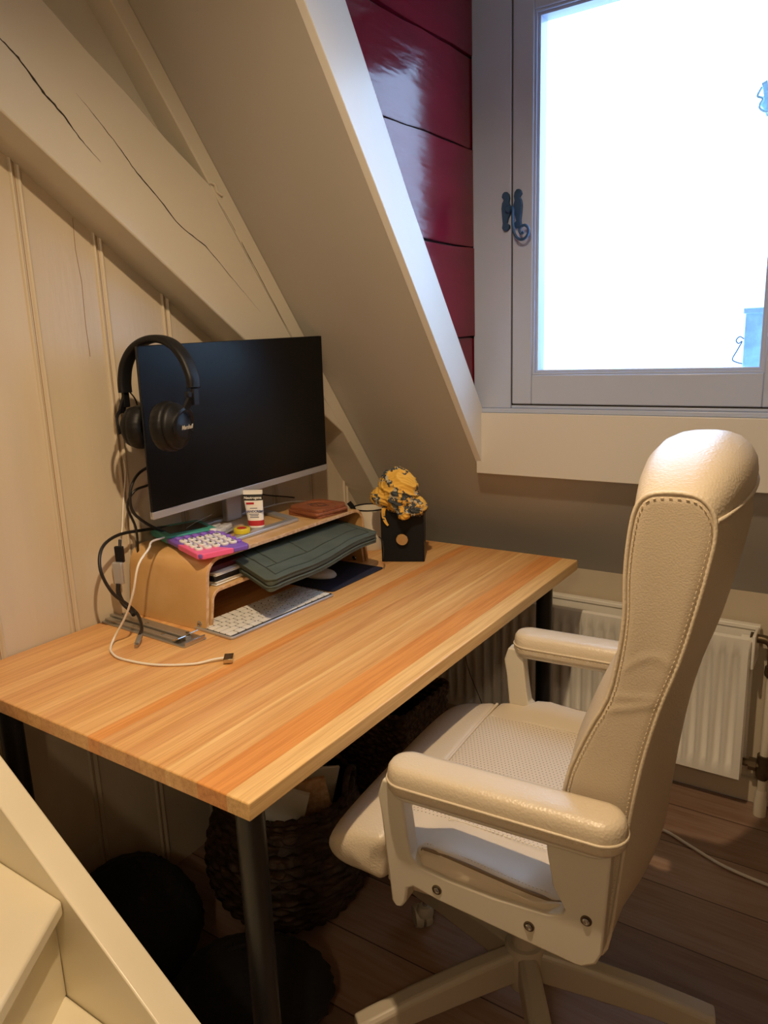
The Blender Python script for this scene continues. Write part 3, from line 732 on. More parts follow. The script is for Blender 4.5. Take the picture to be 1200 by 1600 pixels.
obj('red_flash', obox(fd * (.0145 * .28 + .0022) + sd_ * -.008 + Vector((-.0058, 0, .072)), sd_ * .010, fd * .0004, Vector((0, 0, .0025))), REDL, tu)
tin = empty('lip_balm_tin', (.200, .632, .914), label='small round pot with yellow screw lid in front of the cream tube', cat='pot')
obj('pot', lathe([(.0, 0), (.018, 0), (.019, .002), (.019, .009)], (0, 0, 0), 32), WHITEP, tin)
obj('lid', lathe([(.0195, .009), (.0205, .010), (.0205, .019), (.019, .021), (0, .021)], (0, 0, 0), 32), YEL, tin)
obj('lid_print', lathe([(.0, .0212), (.012, .0212), (.012, .0216), (0, .0216)], (0, 0, 0), 24), REDL, tin)
bl = empty('blister_pack', (.118, .610, .9235), math.radians(20), label='clear plastic blister pack lying behind the yellow lidded pot', cat='packaging')
obj('backing_foil', box(-.05, .05, -.045, .045, 0, .0012), SILV, bl, bevel=.0005)
for i in range(3):
    for j in range(2):
        obj('blister', prism(rrect(-.043 + i * .030, -.018 + i * .030, -.036 + j * .038, -.004 + j * .038, .006), .0012, .014, 'xy'), CLEAR, bl, bevel=.004)
obj('foil_flap', obox((-.04, .0, .02), (.02, 0, .012), (0, .045, 0), (.0, 0, .0006)), CLEAR, bl)

# ------------------------------------------------------------------ wooden coasters
cprof = rrect(-.062, .062, -.062, .062, .014)
for k in range(3):
    dx, dy, rz = ((0, 0, .1), (.003, -.004, .03), (-.002, .003, .13))[k]
    lab = ['reddish wooden coaster at the bottom of the stack on the riser', 'reddish wooden coaster in the middle of the stack on the riser', 'reddish wooden coaster with a round engraved recess, topmost on the riser'][k]
    ct = empty('wooden_coaster', (.206 + dx, .925 + dy, .9138 + k * .0078), rz - .2, label=lab, cat='coaster', group='wooden coasters stacked on the riser')
    if k < 2: obj('coaster_body', prism(cprof, 0, .0076, 'xy'), WALNUT, ct, bevel=.0015)
    else:
        bm = bmesh.new(); seg = 48; R0 = .046
        outer = []
        for i in range(seg):
            a = 2 * PI * i / seg; c, s = math.cos(a), math.sin(a); t = .061 / max(abs(c), abs(s)); 
            rr_ = min(t, .076) if t > .073 else t; outer.append((rr_ * c, rr_ * s))
        rows = [[(x, y, 0) for x, y in outer], [(x, y, .0076) for x, y in outer], [(R0 * math.cos(2 * PI * i / seg), R0 * math.sin(2 * PI * i / seg), .0076) for i in range(seg)], [((R0 - .002) * math.cos(2 * PI * i / seg), (R0 - .002) * math.sin(2 * PI * i / seg), .0056) for i in range(seg)]]
        R = [[bm.verts.new(p) for p in r] for r in rows]
        for A, B in zip(R, R[1:]):
            for j in range(seg): bm.faces.new((A[j], A[(j + 1) % seg], B[(j + 1) % seg], B[j]))
        bm.faces.new(R[0][::-1]); bm.faces.new(R[-1])
        obj('coaster_body', bm, WALNUT, ct, bevel=.0008)
        bm = sweep([(.026 * math.cos(t), .018 * math.sin(t), .0057) for t in [2 * PI * i / 30 for i in range(30)]], .0008, closed=True)
        sweep(smooth_path([(-.03, -.012, .0057), (-.01, .004, .0057), (.008, -.006, .0057), (.03, .012, .0057)], 6), .0008, bm)
        obj('engraving', bm, DARK, ct)

# ------------------------------------------------------------------ things on the riser's inner shelf
ZS = .7502 + .0885
def slabthing(name, c, lx, ly, h, rz, mats, lab, cat, grp=None, tiltx=0):
    t = empty(name, c, rz, label=lab, cat=cat, group=grp); t.rotation_euler.x = tiltx
    obj('pages', box(-lx + .003, lx - .002, -ly + .003, ly - .003, .0015, h - .0015), mats[1], t)
    obj('cover', box(-lx, lx, -ly, ly, h - .0015, h), mats[0], t, bevel=.0004); obj('cover', box(-lx, lx, -ly, ly, 0, .0015), mats[0], t, bevel=.0004)
    return t
slabthing('notebook', (.150, .560, ZS + .001), .110, .085, .008, .02, (PAPER, PAPER), 'white notebook at the bottom of the pile on the riser shelf', 'notebook')
slabthing('notebook', (.148, .565, ZS + .010), .112, .088, .012, -.02, (BLKB, BLKB), 'black notebook between the white ones on the riser shelf', 'notebook')
slabthing('notebook', (.150, .560, ZS + .023), .112, .082, .006, .0, (PAPER, PAPER), 'white magazine below the dark red book on the riser shelf', 'magazine')
slabthing('book', (.140, .560, ZS + .030), .105, .080, .012, -.01, (REDB, REDB), 'dark red book topmost in the pile on the riser shelf', 'book')

# laptop sleeve
sl = empty('laptop_sleeve', (0, 0, 0), label='dark green quilted laptop sleeve sticking out of the riser shelf', cat='laptop sleeve')
C00, C10, C11, C01 = Vector((.405, .500, .848)), Vector((.372, .975, .853)), Vector((.150, 1.015, .868)), Vector((.165, .590, .872))
def sleeve(t0, t1, infl, quilt, inset=0.0):
    bm = bmesh.new(); N = 40; Mn = 26; g = {}
    for s_ in (0, 1):
        for i in range(N + 1):
            for j in range(Mn + 1):
                u, v = i / N, j / Mn
                # rounded corners
                cu_, cv = u * 2 - 1, v * 2 - 1
                k = 1
                e = .93
                if abs(cu_) > .9 and abs(cv) > .85:
                    du, dv_ = (abs(cu_) - .9) / .1, (abs(cv) - .85) / .15
                    L = math.hypot(du, dv_); mx = max(du, dv_)
                    if mx > 0:
                        f = mx / L; cu_ = math.copysign(.9 + .1 * du * f, cu_); cv = math.copysign(.85 + .15 * dv_ * f, cv)
                cu_ *= (1 - inset); cv *= (1 - inset)
                U, V_ = (cu_ + 1) / 2, (cv + 1) / 2
                p = C00.lerp(C10, U).lerp(C01.lerp(C11, U), V_)
                edge = max(0, 1 - abs(cu_ / (1 - inset)) ** 10) ** .5 * max(0, 1 - abs(cv / (1 - inset)) ** 8) ** .5
                wv = .004 * math.sin(U * 9 + 1) * (1 - V_) * (1 if V_ < .5 else .3)
                q = quilt * (abs(math.sin(U * PI * 5)) ** .35 - 1) * .0 
                if s_ == 0: h = t0 - infl * edge
                else:
                    h = t1 + infl * edge
                    for qa in (.08, .92):
                        h -= quilt * math.exp(-((U - qa) / .008) ** 2) * edge
                    for qb in (.10, .28, .90):
                        h -= quilt * math.exp(-((V_ - qb) / .012) ** 2) * edge
                    h += .0012 * math.sin(23 * U + 5 * V_) * math.sin(17 * V_ + 3) * edge
                g[s_, i, j] = bm.verts.new(p + Vector((0, 0, h + wv)))
    for s_ in (0, 1):
        for i in range(N):
            for j in range(Mn):
                bm.faces.new((g[s_, i, j], g[s_, i + 1, j], g[s_, i + 1, j + 1], g[s_, i, j + 1]))
    bd_ = [(i, 0) for i in range(N)] + [(N, j) for j in range(Mn)] + [(i, Mn) for i in range(N, 0, -1)] + [(0, j) for j in range(Mn, 0, -1)]
    for a in range(len(bd_)):
        p, q = bd_[a], bd_[(a + 1) % len(bd_)]
        bm.faces.new((g[0, p[0], p[1]], g[0, q[0], q[1]], g[1, q[0], q[1]], g[1, p[0], p[1]]))
    rim = [g[1, p[0], p[1]].co.copy() for p in bd_]
    return bm, rim
bm, rim = sleeve(.002, .012, .006, .0); obj('top_panel', bm, GREENF, sl)
obj('top_piping', sweep(rim, .0022, closed=True), GREENF, sl)
def sleeve_pt(U, V_):
    cu_, cv = U * 2 - 1, V_ * 2 - 1; e_ = max(0, 1 - abs(cu_) ** 10) ** .5 * max(0, 1 - abs(cv) ** 8) ** .5
    h = .012 + .006 * e_ + .0012 * math.sin(23 * U + 5 * V_) * math.sin(17 * V_ + 3) * e_ + .004 * math.sin(U * 9 + 1) * (1 - V_) * (1 if V_ < .5 else .3)
    return C00.lerp(C10, U).lerp(C01.lerp(C11, U), V_) + Vector((0, 0, h + .0004))
bm = bmesh.new()
for a, b3 in (((.07, .06), (.93, .06)), ((.07, .06), (.07, .95)), ((.93, .06), (.93, .95)), ((.07, .24), (.93, .24)), ((.16, .24), (.16, .80)), ((.42, .24), (.42, .60))):
    sweep([sleeve_pt(a[0] + (b3[0] - a[0]) * k / 40, a[1] + (b3[1] - a[1]) * k / 40) for k in range(41)], .0011, bm)
obj('stitching', bm, GREENS, sl)
bm, _ = sleeve(-.003, .002, .001, 0, .012); obj('zip_tape', bm, GREEND, sl)
bm, rim = sleeve(-.013, -.003, .004, 0); obj('bottom_panel', bm, GREENF, sl)
obj('bottom_piping', sweep([p + Vector((0, 0, -.002)) for p in rim], .0018, closed=True), GREENF, sl)
bm = sweep(smooth_path([(.374, .972, .853), (.380, .978, .845), (.381, .980, .835)], 5), .0012)
obj('zip_slider', bm, BLKP, sl)
obj('zip_pull', sweep(smooth_path([(.381, .980, .838), (.382, .981, .815), (.380, .980, .790)], 5), [(.004, -.0015), (.004, .0015), (-.004, .0015), (-.004, -.0015)]), GREEND, sl, bevel=.0006)

# ------------------------------------------------------------------ keyboard
kb = empty('keyboard', (.309, .588, .7505), math.radians(-3.5), label='white low keyboard on the desk half under the riser', cat='keyboard')
KD, KL = .064, .170
obj('keyboard_body', prism(rrect(-KD, KD, -KL, KL, .008), 0, .0065, 'xy'), SILV, kb, bevel=.0015)
obj('key_bed', prism(rrect(-KD + .003, KD - .003, -KL + .003, KL - .003, .006), .006, .0068, 'xy'), KEYBED, kb)
rows = 6; kpx = (2 * KD - .010) / rows
kproto = {}
def kcap(x0, x1, y0, y1):
    w_ = (round(x1 - x0, 4), round(y1 - y0, 4))
    if w_ not in kproto:
        bm = prism(rrect(-w_[0] / 2, w_[0] / 2, -w_[1] / 2, w_[1] / 2, .0018, 3), 0, .0022, 'xy')
        o = obj('key', bm, WHITEP, kb, bevel=.0004, seg=1); kproto[w_] = o
    else:
        o = kproto[w_].copy(); COL.objects.link(o); o.parent = kb
    o.location = ((x0 + x1) / 2, (y0 + y1) / 2, .0065)
for rI in range(rows):
    x0 = -KD + .005 + rI * kpx; x1 = x0 + kpx - .0034
    if rI < 5:
        n = 14 if rI in (0, 1) else (14, 13, 12)[rI - 2]
        first = [0, 0, .3, .55, .95][rI]; tot = 2 * KL - .010
        ws = [1.0 + first] + [1.0] * (n - 2) + [1.0 + [0, .4, 0.1, .45, .95][rI]]
    else: ws = [1.1, 1, 1, 1.25, 5.2, 1.25, 1, 1, 1, 1]; tot = 2 * KL - .010
    sc = tot / sum(ws); y = -KL + .005
    for q in ws: kcap(x0, x1, y, y + q * sc - .0032); y += q * sc

# mouse pad + mouse
mp = obj('mouse_pad', prism(rrect(.150, .362, .775, 1.012, .010), 0, .0025, 'xy'), NAVY, bevel=.0008)
mp.location = (0, 0, .7502); tag(mp, 'dark navy mouse pad on the desk under the right end of the riser', 'mouse pad')
ms = empty('computer_mouse', (.252, .862, .7528), math.radians(15), label='white flat computer mouse on the navy mouse pad', cat='mouse')
bm = bmesh.new(); rings = []
for i in range(9):
    a = i / 8 * PI / 2; rings.append([bm.verts.new((.046 * math.cos(a * .98) ** .8 * math.copysign(abs(math.cos(t)) ** .8, math.cos(t)), .028 * math.cos(a * .98) ** .8 * math.copysign(abs(math.sin(t)) ** .8, math.sin(t)), .018 * math.sin(a) + .003)) for t in [2 * PI * k / 32 for k in range(32)]])
for A, B in zip(rings, rings[1:]):
    for j in range(32): bm.faces.new((A[j], A[(j + 1) % 32], B[(j + 1) % 32], B[j]))
bm.faces.new(rings[0][::-1]); bm.faces.new(rings[-1]); obj('mouse_shell', bm, WHITEP, ms)
obj('mouse_base', prism([(.044 * math.cos(t), .0265 * math.sin(t)) for t in [2 * PI * k / 32 for k in range(32)]], 0, .0035, 'xy'), SILV, ms)

# ------------------------------------------------------------------ folded aluminium laptop stand
ls = empty('laptop_stand', (.158, .372, .7502), math.radians(-2), label='folded grey aluminium laptop stand lying flat beside the riser', cat='laptop stand')
obj('base_plate', prism(rrect(-.150, .148, -.034, .030, .006), 0, .003, 'xy'), ALU, ls, bevel=.0008)
for (y0, y1, z0, z1, xa, xb) in ((-.026, -.012, .003, .009, -.145, .110), (-.009, .006, .003, .013, -.150, .125), (.009, .024, .003, .009, -.140, .100)):
    obj('folding_arm', box(xa, xb, y0, y1, z0, z1), ALU, ls, bevel=.0012)
for x, y in ((-.13, .016), (-.02, .0), (.06, -.019), (.10, .016)):
    obj('rivet', lathe([(.0045, 0), (.0045, .0016), (.003, .0022)], (x, y, .0095 if y != 0 else .013), 16), SCREW, ls)
obj('front_lip', obox((.150, -.006, .008), (.003, 0, .006), (0, .026, 0), (.0012, 0, -.0008)), SCREW, ls, bevel=.0005)
obj('hook', obox((.118, -.022, .013), (.010, 0, .004), (0, .010, 0), (-.001, 0, .001)), SCREW, ls, bevel=.0005)
obj('hook', obox((.120, .010, .015), (.010, 0, .005), (0, .012, 0), (-.001, 0, .001)), ALU, ls, bevel=.0005)

# ------------------------------------------------------------------ cables
def cable(name, pts, r, mat, lab, cat='cable'):
    t = empty(name, pts[0], label=lab, cat=cat); o = Vector(pts[0])
    obj('cord', sweep(smooth_path([Vector(p) - o for p in pts], 8), r), mat, t); return t, o
cable('power_cable', [(.075, .560, 1.12), (.06, .489, 1.103), (.06, .445, 1.084), (.06, .423, 1.043), (.06, .433, .995), (.06, .508, .940), (.05, .60, .925)], .0035, CABB, 'thick black cable looping out behind the monitor, the outer loop')
cable('display_cable', [(.07, .560, 1.08), (.05, .492, 1.058), (.05, .445, 1.050), (.045, .424, 1.015), (.04, .445, .955), (.004 + .02, .452, .86), (.02, .45, .79)], .003, CABB, 'black cable dropping behind the riser from the monitor, the inner loop')
t, o = cable('monitor_cable', [(.05, .60, .930), (.03, .545, .938), (.03, .475, .947), (.05, .387, .957), (.07, .328, .944), (.09, .303, .903), (.10, .318, .848), (.11, .348, .81), (.125, .360, .785), (.169, .334, .772), (.193, .309, .768)], .0038, CABB, 'thick black cable with silver plug arching beside the riser onto the desk')
obj('plug', sweep([Vector((.190, .313, .7665)) - o, Vector((.209, .288, .7590)) - o], rrect(-.0055, .0055, -.0035, .0035, .003), None), ALU, t, bevel=.0006)
obj('plug_tip', sweep([Vector((.209, .288, .7590)) - o, Vector((.214, .2815, .7575)) - o], rrect(-.004, .004, -.0015, .0015, .0012), None), SCREW, t)
t, o = cable('adapter_cable', [(.006, .458, 1.12), (.008, .456, 1.085), (.008, .443, 1.027), (.022, .42, .963), (.05, .390, .938)], .0018, CABW, 'thin white cable on the wall ending in a silver and black adapter')
obj('adapter_head', obox(Vector((.060, .3775, .915)) - o, (.010, .004, 0), (-.002, .004, 0), (0, 0, .019)), BLKP, t, bevel=.002)
obj('adapter_neck', sweep([Vector((.050, .390, .945)) - o, Vector((.058, .381, .925)) - o], .0035), BLKP, t)
obj('adapter_body', obox(Vector((.060, .369, .872)) - o, (.011, .0045, 0), (-.002, .0045, 0), (0, 0, .026)), SILV, t, bevel=.002)
obj('adapter_tail', sweep(smooth_path([Vector(p) - o for p in ((.06, .365, .848), (.06, .363, .825), (.066, .368, .800), (.085, .372, .785), (.100, .368, .778))], 6), .0055), CABB, t)
t, o = cable('charging_cable', [(.106, .470, .938), (.15, .400, .950), (.2, .351, .952), (.22, .305, .930), (.21, .292, .872), (.18, .290, .817), (.150, .280, .770), (.160, .258, .7535), (.190, .238, .7535), (.237, .227, .7535), (.32, .241, .7535), (.386, .281, .7535), (.412, .314, .756), (.427, .331, .7565)], .0024, CABW, 'cream charging cable with angled metal plug curving from riser onto desktop')
obj('angled_plug', obox(Vector((.437, .332, .7575)) - o, (.007, .006, 0), (.010, -.012, 0), (0, 0, .004)), KNOB, t, bevel=.0008)
cable('white_cable', [(.03, .86, .918), (.035, .95, .918), (.05, 1.00, .917), (.085, 1.02, .917)], .002, CABW, 'short white cable lying behind the monitor on the riser top')
cable('thin_black_cable', [(.05, .80, .99), (.03, .90, .955), (.025, 1.0, .930), (.03, 1.03, .922)], .0022, CABB, 'thin black cable running right behind the hand cream tube')
cable('floor_cord', [(.93, 1.32, .005), (1.04, 1.291, .0045), (1.091, 1.296, .0045), (1.165, 1.264, .0045), (1.252, 1.227, .0045), (1.359, 1.209, .0045), (1.55, 1.19, .0045), (1.9, 1.25, .0045)], .0042, CABW, 'white power cord lying across the dark floor by the radiator', 'cord')
cable('thin_wire', [(.38, 1.44, .40), (.392, 1.44, .316), (.409, 1.44, .261), (.444, 1.44, .183), (.47, 1.44, .12)], .0012, CABB, 'thin dark wire hanging in front of the radiator below the desk', 'wire')

# ------------------------------------------------------------------ mug with spoon, black box, scarf
mg = empty('enamel_mug', (.200, 1.182, .7502), label='cream enamel mug with black rim between riser and black box', cat='mug')
obj('mug_body', lathe([(.0, 0), (.046, 0), (.049, .004), (.051, .05), (.052, .126), (.0505, .126), (.049, .05), (.047, .006), (.0, .006)], (0, 0, 0), 48, cap=False), ENAM, mg, angle=50)
obj('mug_rim', sweep([(.0515 * math.cos(t), .0515 * math.sin(t), .127) for t in [2 * PI * k / 48 for k in range(48)]], .0022, closed=True), BLKP, mg)
obj('mug_handle', sweep(smooth_path([(-.030, .040, .09), (-.047, .062, .088), (-.055, .072, .06), (-.046, .060, .032), (-.030, .040, .03)], 6), [(.006, -.002), (.006, .002), (-.006, .002), (-.006, -.002)]), ENAM, mg, bevel=.001)
sp_ = empty('black_spoon', (.180, 1.165, .758), label='black plastic spoon handle standing in the enamel mug', cat='spoon')
obj('spoon_handle', sweep(smooth_path([(.01, .02, .0), (-.01, .0, .06), (-.024, -.008, .115), (-.036, -.014, .136)], 6), [(.0075, -.0025), (.0075, .0025), (-.0075, .0025), (-.0075, -.0025)], up=(.5, -.8, 0), scale=None), BLKP, sp_, bevel=.001)

u_b = Vector((.8944, .4472, 0)); n_b = Vector((.4472, -.8944, 0))
bx = empty('black_box', (.376, 1.0895, .7502), math.atan2(.4472, .8944), label='matte black upright box with round brass knob on the desk', cat='box')
obj('box_body', box(-.0615, .0615, 0, .075, 0, .146), MATB, bx, bevel=.002)
obj('box_side_edge', box(.0600, .0622, .001, .074, .001, .145), BLKP, bx, bevel=.0005)
kn = obj('knob', lathe([(.006, 0), (.006, .006), (.0165, .006), (.0172, .0075), (.0172, .013), (.016, .0142), (0, .0142)], (0.0, 0, .070), 36, axis=(0, -1, 0), cap=False), KNOB, bx, angle=30)
obj('knob_recess', lathe([(.018, -.0002), (.018, .0006)], (0, 0, .069), 32, axis=(0, -1, 0)), BLKP, bx)

# crumpled scarf
sc = empty('floral_scarf', (.372, 1.105, .896), label='crumpled yellow scarf with dark floral print bundled on the black box', cat='scarf')
def blob(c, rx, ry, rz_, seed, nu=120, nv=80, amp=.14):
    bm = bmesh.new(); rnd = random.Random(seed); ph = [rnd.uniform(0, 6.28) for _ in range(12)]
    g = []
    for i in range(nv + 1):
        th = PI * i / nv; row = []
        for j in range(nu):
            f = 2 * PI * j / nu
            n_ = Vector((math.sin(th) * math.cos(f), math.sin(th) * math.sin(f), math.cos(th)))
            d = n_.x * 3 + n_.z * 4 + ph[0]; e = n_.y * 3 - n_.x * 2 + n_.z * 2 + ph[1]
            fold = 1 - abs(math.sin(d * 1.5 + 1.5 * math.sin(e * .9) + .6 * math.sin(4 * n_.y + ph[4])))
            fold2 = 1 - abs(math.sin(e * 2.9 + 1.1 * math.sin(d * 1.3 + ph[2])))
            fold3 = 1 - abs(math.sin(e * 5.2 + d * 1.1 + 2.0 * math.sin(d * .8 + ph[5])))
            r = 1 + amp * .7 * (fold ** 2.5 - .3) + amp * .5 * (fold2 ** 3 - .2) + amp * .42 * (fold3 ** 2 - .3) + .07 * math.sin(2 * f + ph[3]) * math.sin(th) + .05 * math.sin(3 * th + ph[6])
            row.append(bm.verts.new(Vector(c) + Vector((n_.x * rx * r, n_.y * ry * r, n_.z * rz_ * r))))
        g.append(row)
    for A, B in zip(g, g[1:]):
        for j in range(nu):
            try: bm.faces.new((A[j], A[(j + 1) % nu], B[(j + 1) % nu], B[j]))
            except Exception: pass
    bmesh.ops.remove_doubles(bm, verts=bm.verts, dist=.0004)
    return bm
cloth = blob((-.003, -.018, .066), .066, .050, .060, 3)
for part in (blob((-.042, -.032, .046), .046, .034, .028, 11, 48, 30, .2), blob((.048, -.012, .022), .034, .030, .026, 5, 48, 30, .2), blob((.028, -.042, .008), .024, .018, .019, 8, 48, 30, .25)):
    me_ = bpy.data.meshes.new('tmp'); part.to_mesh(me_); part.free(); cloth.from_mesh(me_); bpy.data.meshes.remove(me_)
obj('bundled_cloth', cloth, SCARF, sc, angle=180)
obj('hanging_end', sweep(smooth_path([(-.030, -.030, .030), (-.035, -.047, .015), (-.039, -.045, -.008), (-.034, -.042, -.026), (-.028, -.039, -.036)], 6), [(.007, -.002), (.007, .002), (0, .004), (-.007, .002), (-.007, -.002)], up=(.4, -.8, 0), scale=[1 - .6 * k / 24 for k in range(25)]), SCARF, sc)

# ------------------------------------------------------------------ under the desk
# round seagrass basket
def weave_round(prof, rows_, seg, amp, bm=None, c=(0, 0, 0)):
    """prof(t)->(r,z) t 0..1; twisted rope coils"""
    bm = bmesh.new(); R = rows_ * 5; rings = []
    for i in range(R + 1):
        t = i / R; r, z = prof(t); k = i // 5; fr = (i % 5) / 5
        ring = []
        for j in range(seg):
            a = 2 * PI * j / seg
            o_ = amp * abs(math.sin(PI * fr)) * (.55 + .45 * math.sin(seg / 5.0 * a + k * PI * .9 + fr * 2.5))
            ring.append(bm.verts.new((c[0] + (r + o_) * math.cos(a), c[1] + (r + o_) * math.sin(a), z + c[2])))
        rings.append(ring)
    for A, B in zip(rings, rings[1:]):
        for j in range(seg): bm.faces.new((A[j], A[(j + 1) % seg], B[(j + 1) % seg], B[j]))
    return bm
wb1 = empty('round_basket', (.34, .575, 0), label='round dark seagrass basket full of papers under the desk', cat='basket')
def bp1(t): return (.142 + .052 * math.sin(PI * min(1, t * 1.05) ** .8) + .022 * t, .004 + .300 * t)
obj('basket_wall', weave_round(bp1, 13, 150, .010), WICK, wb1, angle=180)
obj('basket_floor', lathe([(0, .004), (.145, .004), (.145, .012), (0, .012)], (0, 0, 0), 32), WICK, wb1)
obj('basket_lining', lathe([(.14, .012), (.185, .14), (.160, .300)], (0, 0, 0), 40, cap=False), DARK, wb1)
bm = bmesh.new()
for s_ in (0, PI):
    sweep([(.164 * math.cos(a) * 1.0, .164 * math.sin(a), .305 + .007 * math.sin(18 * a + s_)) for a in [2 * PI * k / 90 for k in range(90)]], .008, bm, closed=True)
obj('braided_rim', bm, WICK, wb1)
obj('basket_handle', sweep(smooth_path([(.125, .11, .30), (.135, .10, .34), (.145, .07, .355), (.16, .035, .34), (.165, .02, .30)], 6), .008), WICK, wb1)
for k, (x, y, z, lx, lz, t, rz, ry, mt, nm, lb, ct) in enumerate([
    (.395, .485, .29, .060, .085, .012, .5, .25, PAPER, 'book', 'white paperback leaning in the round basket, nearest the desk leg', 'book'),
    (.435, .545, .29, .055, .080, .010, .7, -.15, PLYE, 'book', 'tan covered book standing in the middle of the round basket', 'book'),
    (.36, .60, .30, .07, .10, .014, .4, .1, BLKB, 'folder', 'black folder standing at the back of the round basket', 'folder'),
    (.425, .60, .30, .040, .07, .008, 1.0, .2, PAPER, 'envelope', 'pale envelope poking out at the right of the round basket', 'envelope')]):
    o = obj(nm, box(-lx, lx, -t / 2, t / 2, -lz, lz), mt, bevel=.001); o.location = (x, y, z); o.rotation_euler = (.12, ry, rz); tag(o, lb, ct)
pc = obj('fabric_pouch', blob((0, 0, 0), .052, .036, .042, 21, 48, 30, .2), simple('grey_cloth', (.30, .27, .22), .8)); pc.location = (.345, .665, .37)
tag(pc, 'crumpled pale grey cloth pouch on top of the round basket', 'pouch')

# rectangular wicker basket
wb2 = empty('rectangular_basket', (.39, .955, 0), label='rectangular brown wicker basket with braided rim behind the round one', cat='basket')
def weave_box(hx, hy, h, rows_, per, amp):
    bm = bmesh.new(); pts = rrect(-hx, hx, -hy, hy, .02, 4)
    # resample outline
    P = [Vector(p) for p in pts]; P.append(P[0]); tot = sum((b - a).length for a, b in zip(P, P[1:])); n = int(tot / .006); out = []
    d = 0; i = 0; acc = 0
    for k in range(n):
        s = tot * k / n
        while acc + (P[i + 1] - P[i]).length < s: acc += (P[i + 1] - P[i]).length; i += 1
        q = P[i].lerp(P[i + 1], (s - acc) / max(1e-9, (P[i + 1] - P[i]).length)); dd = (P[i + 1] - P[i]).normalized(); out.append((q, Vector((dd.y, -dd.x))))
    rings = []; R = rows_ * 4
    for r in range(R + 1):
        z = .004 + h * r / R; k = r // 4; fr = (r % 4) / 4
        rings.append([bm.verts.new((q.x + nn.x * (amp * (math.sin(PI * fr) * (.5 + .5 * math.sin(j * .55 + k * PI)))), q.y + nn.y * (amp * (math.sin(PI * fr) * (.5 + .5 * math.sin(j * .55 + k * PI)))), z)) for j, (q, nn) in enumerate(out)])
    for A, B in zip(rings, rings[1:]):
        for j in range(n): bm.faces.new((A[j], A[(j + 1) % n], B[(j + 1) % n], B[j]))
    return bm
obj('basket_wall', weave_box(.135, .125, .40, 30, 1, .006), WICK2, wb2, angle=180)
obj('basket_bottom', box(-.13, .13, -.12, .12, .003, .010), WICK2, wb2)
bm = bmesh.new()
for s_ in (0, PI):
    pts = rrect(-.137, .137, -.127, .127, .022, 6); P = [Vector((x, y, .408)) for x, y in pts]; Q = []
    for a, b3 in zip(P, P[1:] + P[:1]):
        nseg = max(1, int((b3 - a).length / .008))
        for k in range(nseg): Q.append(a.lerp(b3, k / nseg))
    Q = [p + Vector((0, 0, .006 * math.sin(i * .8 + s_))) for i, p in enumerate(Q)]
    sweep(Q, .007, bm, closed=True)
obj('braided_rim', bm, WICK2, wb2)

# black bags
def softbag(name, loc, rx, ry, rz_, seed, lab, cat, rotz=0, amp=.05, flat=True):
    bm = blob((0, 0, rz_), rx, ry, rz_, seed, 64, 40, amp)
    for v in bm.verts:
        if v.co.z < .004: v.co.z = .002 + .002 * abs(math.sin(v.co.x * 60))
    t = empty(name, loc, rotz, label=lab, cat=cat); obj('bag_body', bm, BLKFAB, t, angle=180); return t
bp_ = softbag('backpack', (.185, .215, 0), .170, .135, .122, 31, 'black backpack slumped on the floor against the panelled wall under the desk', 'backpack', .3)
obj('front_pocket', blob((.08, -.05, .08), .07, .06, .060, 12, 48, 30, .05), BLKFAB, bp_)
obj('strap', sweep(smooth_path([(.02, -.04, .222), (.07, -.08, .19), (.12, -.11, .12), (.12, -.12, .04)], 6), [(.014, -.003), (.014, .003), (-.014, .003), (-.014, -.003)]), BLKFAB, bp_)
obj('haul_loop', sweep(smooth_path([(-.03, .02, .215), (-.02, .02, .245), (.01, .02, .247), (.02, .02, .215)], 6), .006), BLKFAB, bp_)
b2_ = softbag('black_bag', (.52, .245, 0), .160, .125, .085, 44, 'low black fabric bag on the floor between desk leg and round basket', 'bag', .5)
obj('bag_handle', sweep(smooth_path([(-.06, 0, .12), (-.04, 0, .17), (.03, .01, .18), (.06, 0, .12)], 6), .006), BLKFAB, b2_)
# crumpled white paper bag
bm = bmesh.new(); rnd = random.Random(4)
pts = [(-.04, -.05, .004), (.03, -.055, .006), (.045, -.01, .035), (.03, .04, .012), (-.02, .045, .05), (-.05, .01, .03), (0, -.01, .075), (.01, .035, .055), (-.02, -.03, .055)]
for p_ in pts: bm.verts.new(p_)
bmesh.ops.convex_hull(bm, input=bm.verts)
cp = obj('paper_bag', bm, PAPER, smooth=False, bevel=.001); cp.location = (.690, .155, .0); tag(cp, 'crumpled white paper bag on the floor beside the black desk leg', 'paper bag')

# ------------------------------------------------------------------ office chair
ch = empty('office_chair', (.994, .531, 0), .074, label='cream leather swivel office chair with padded armrests and high back', cat='office chair')
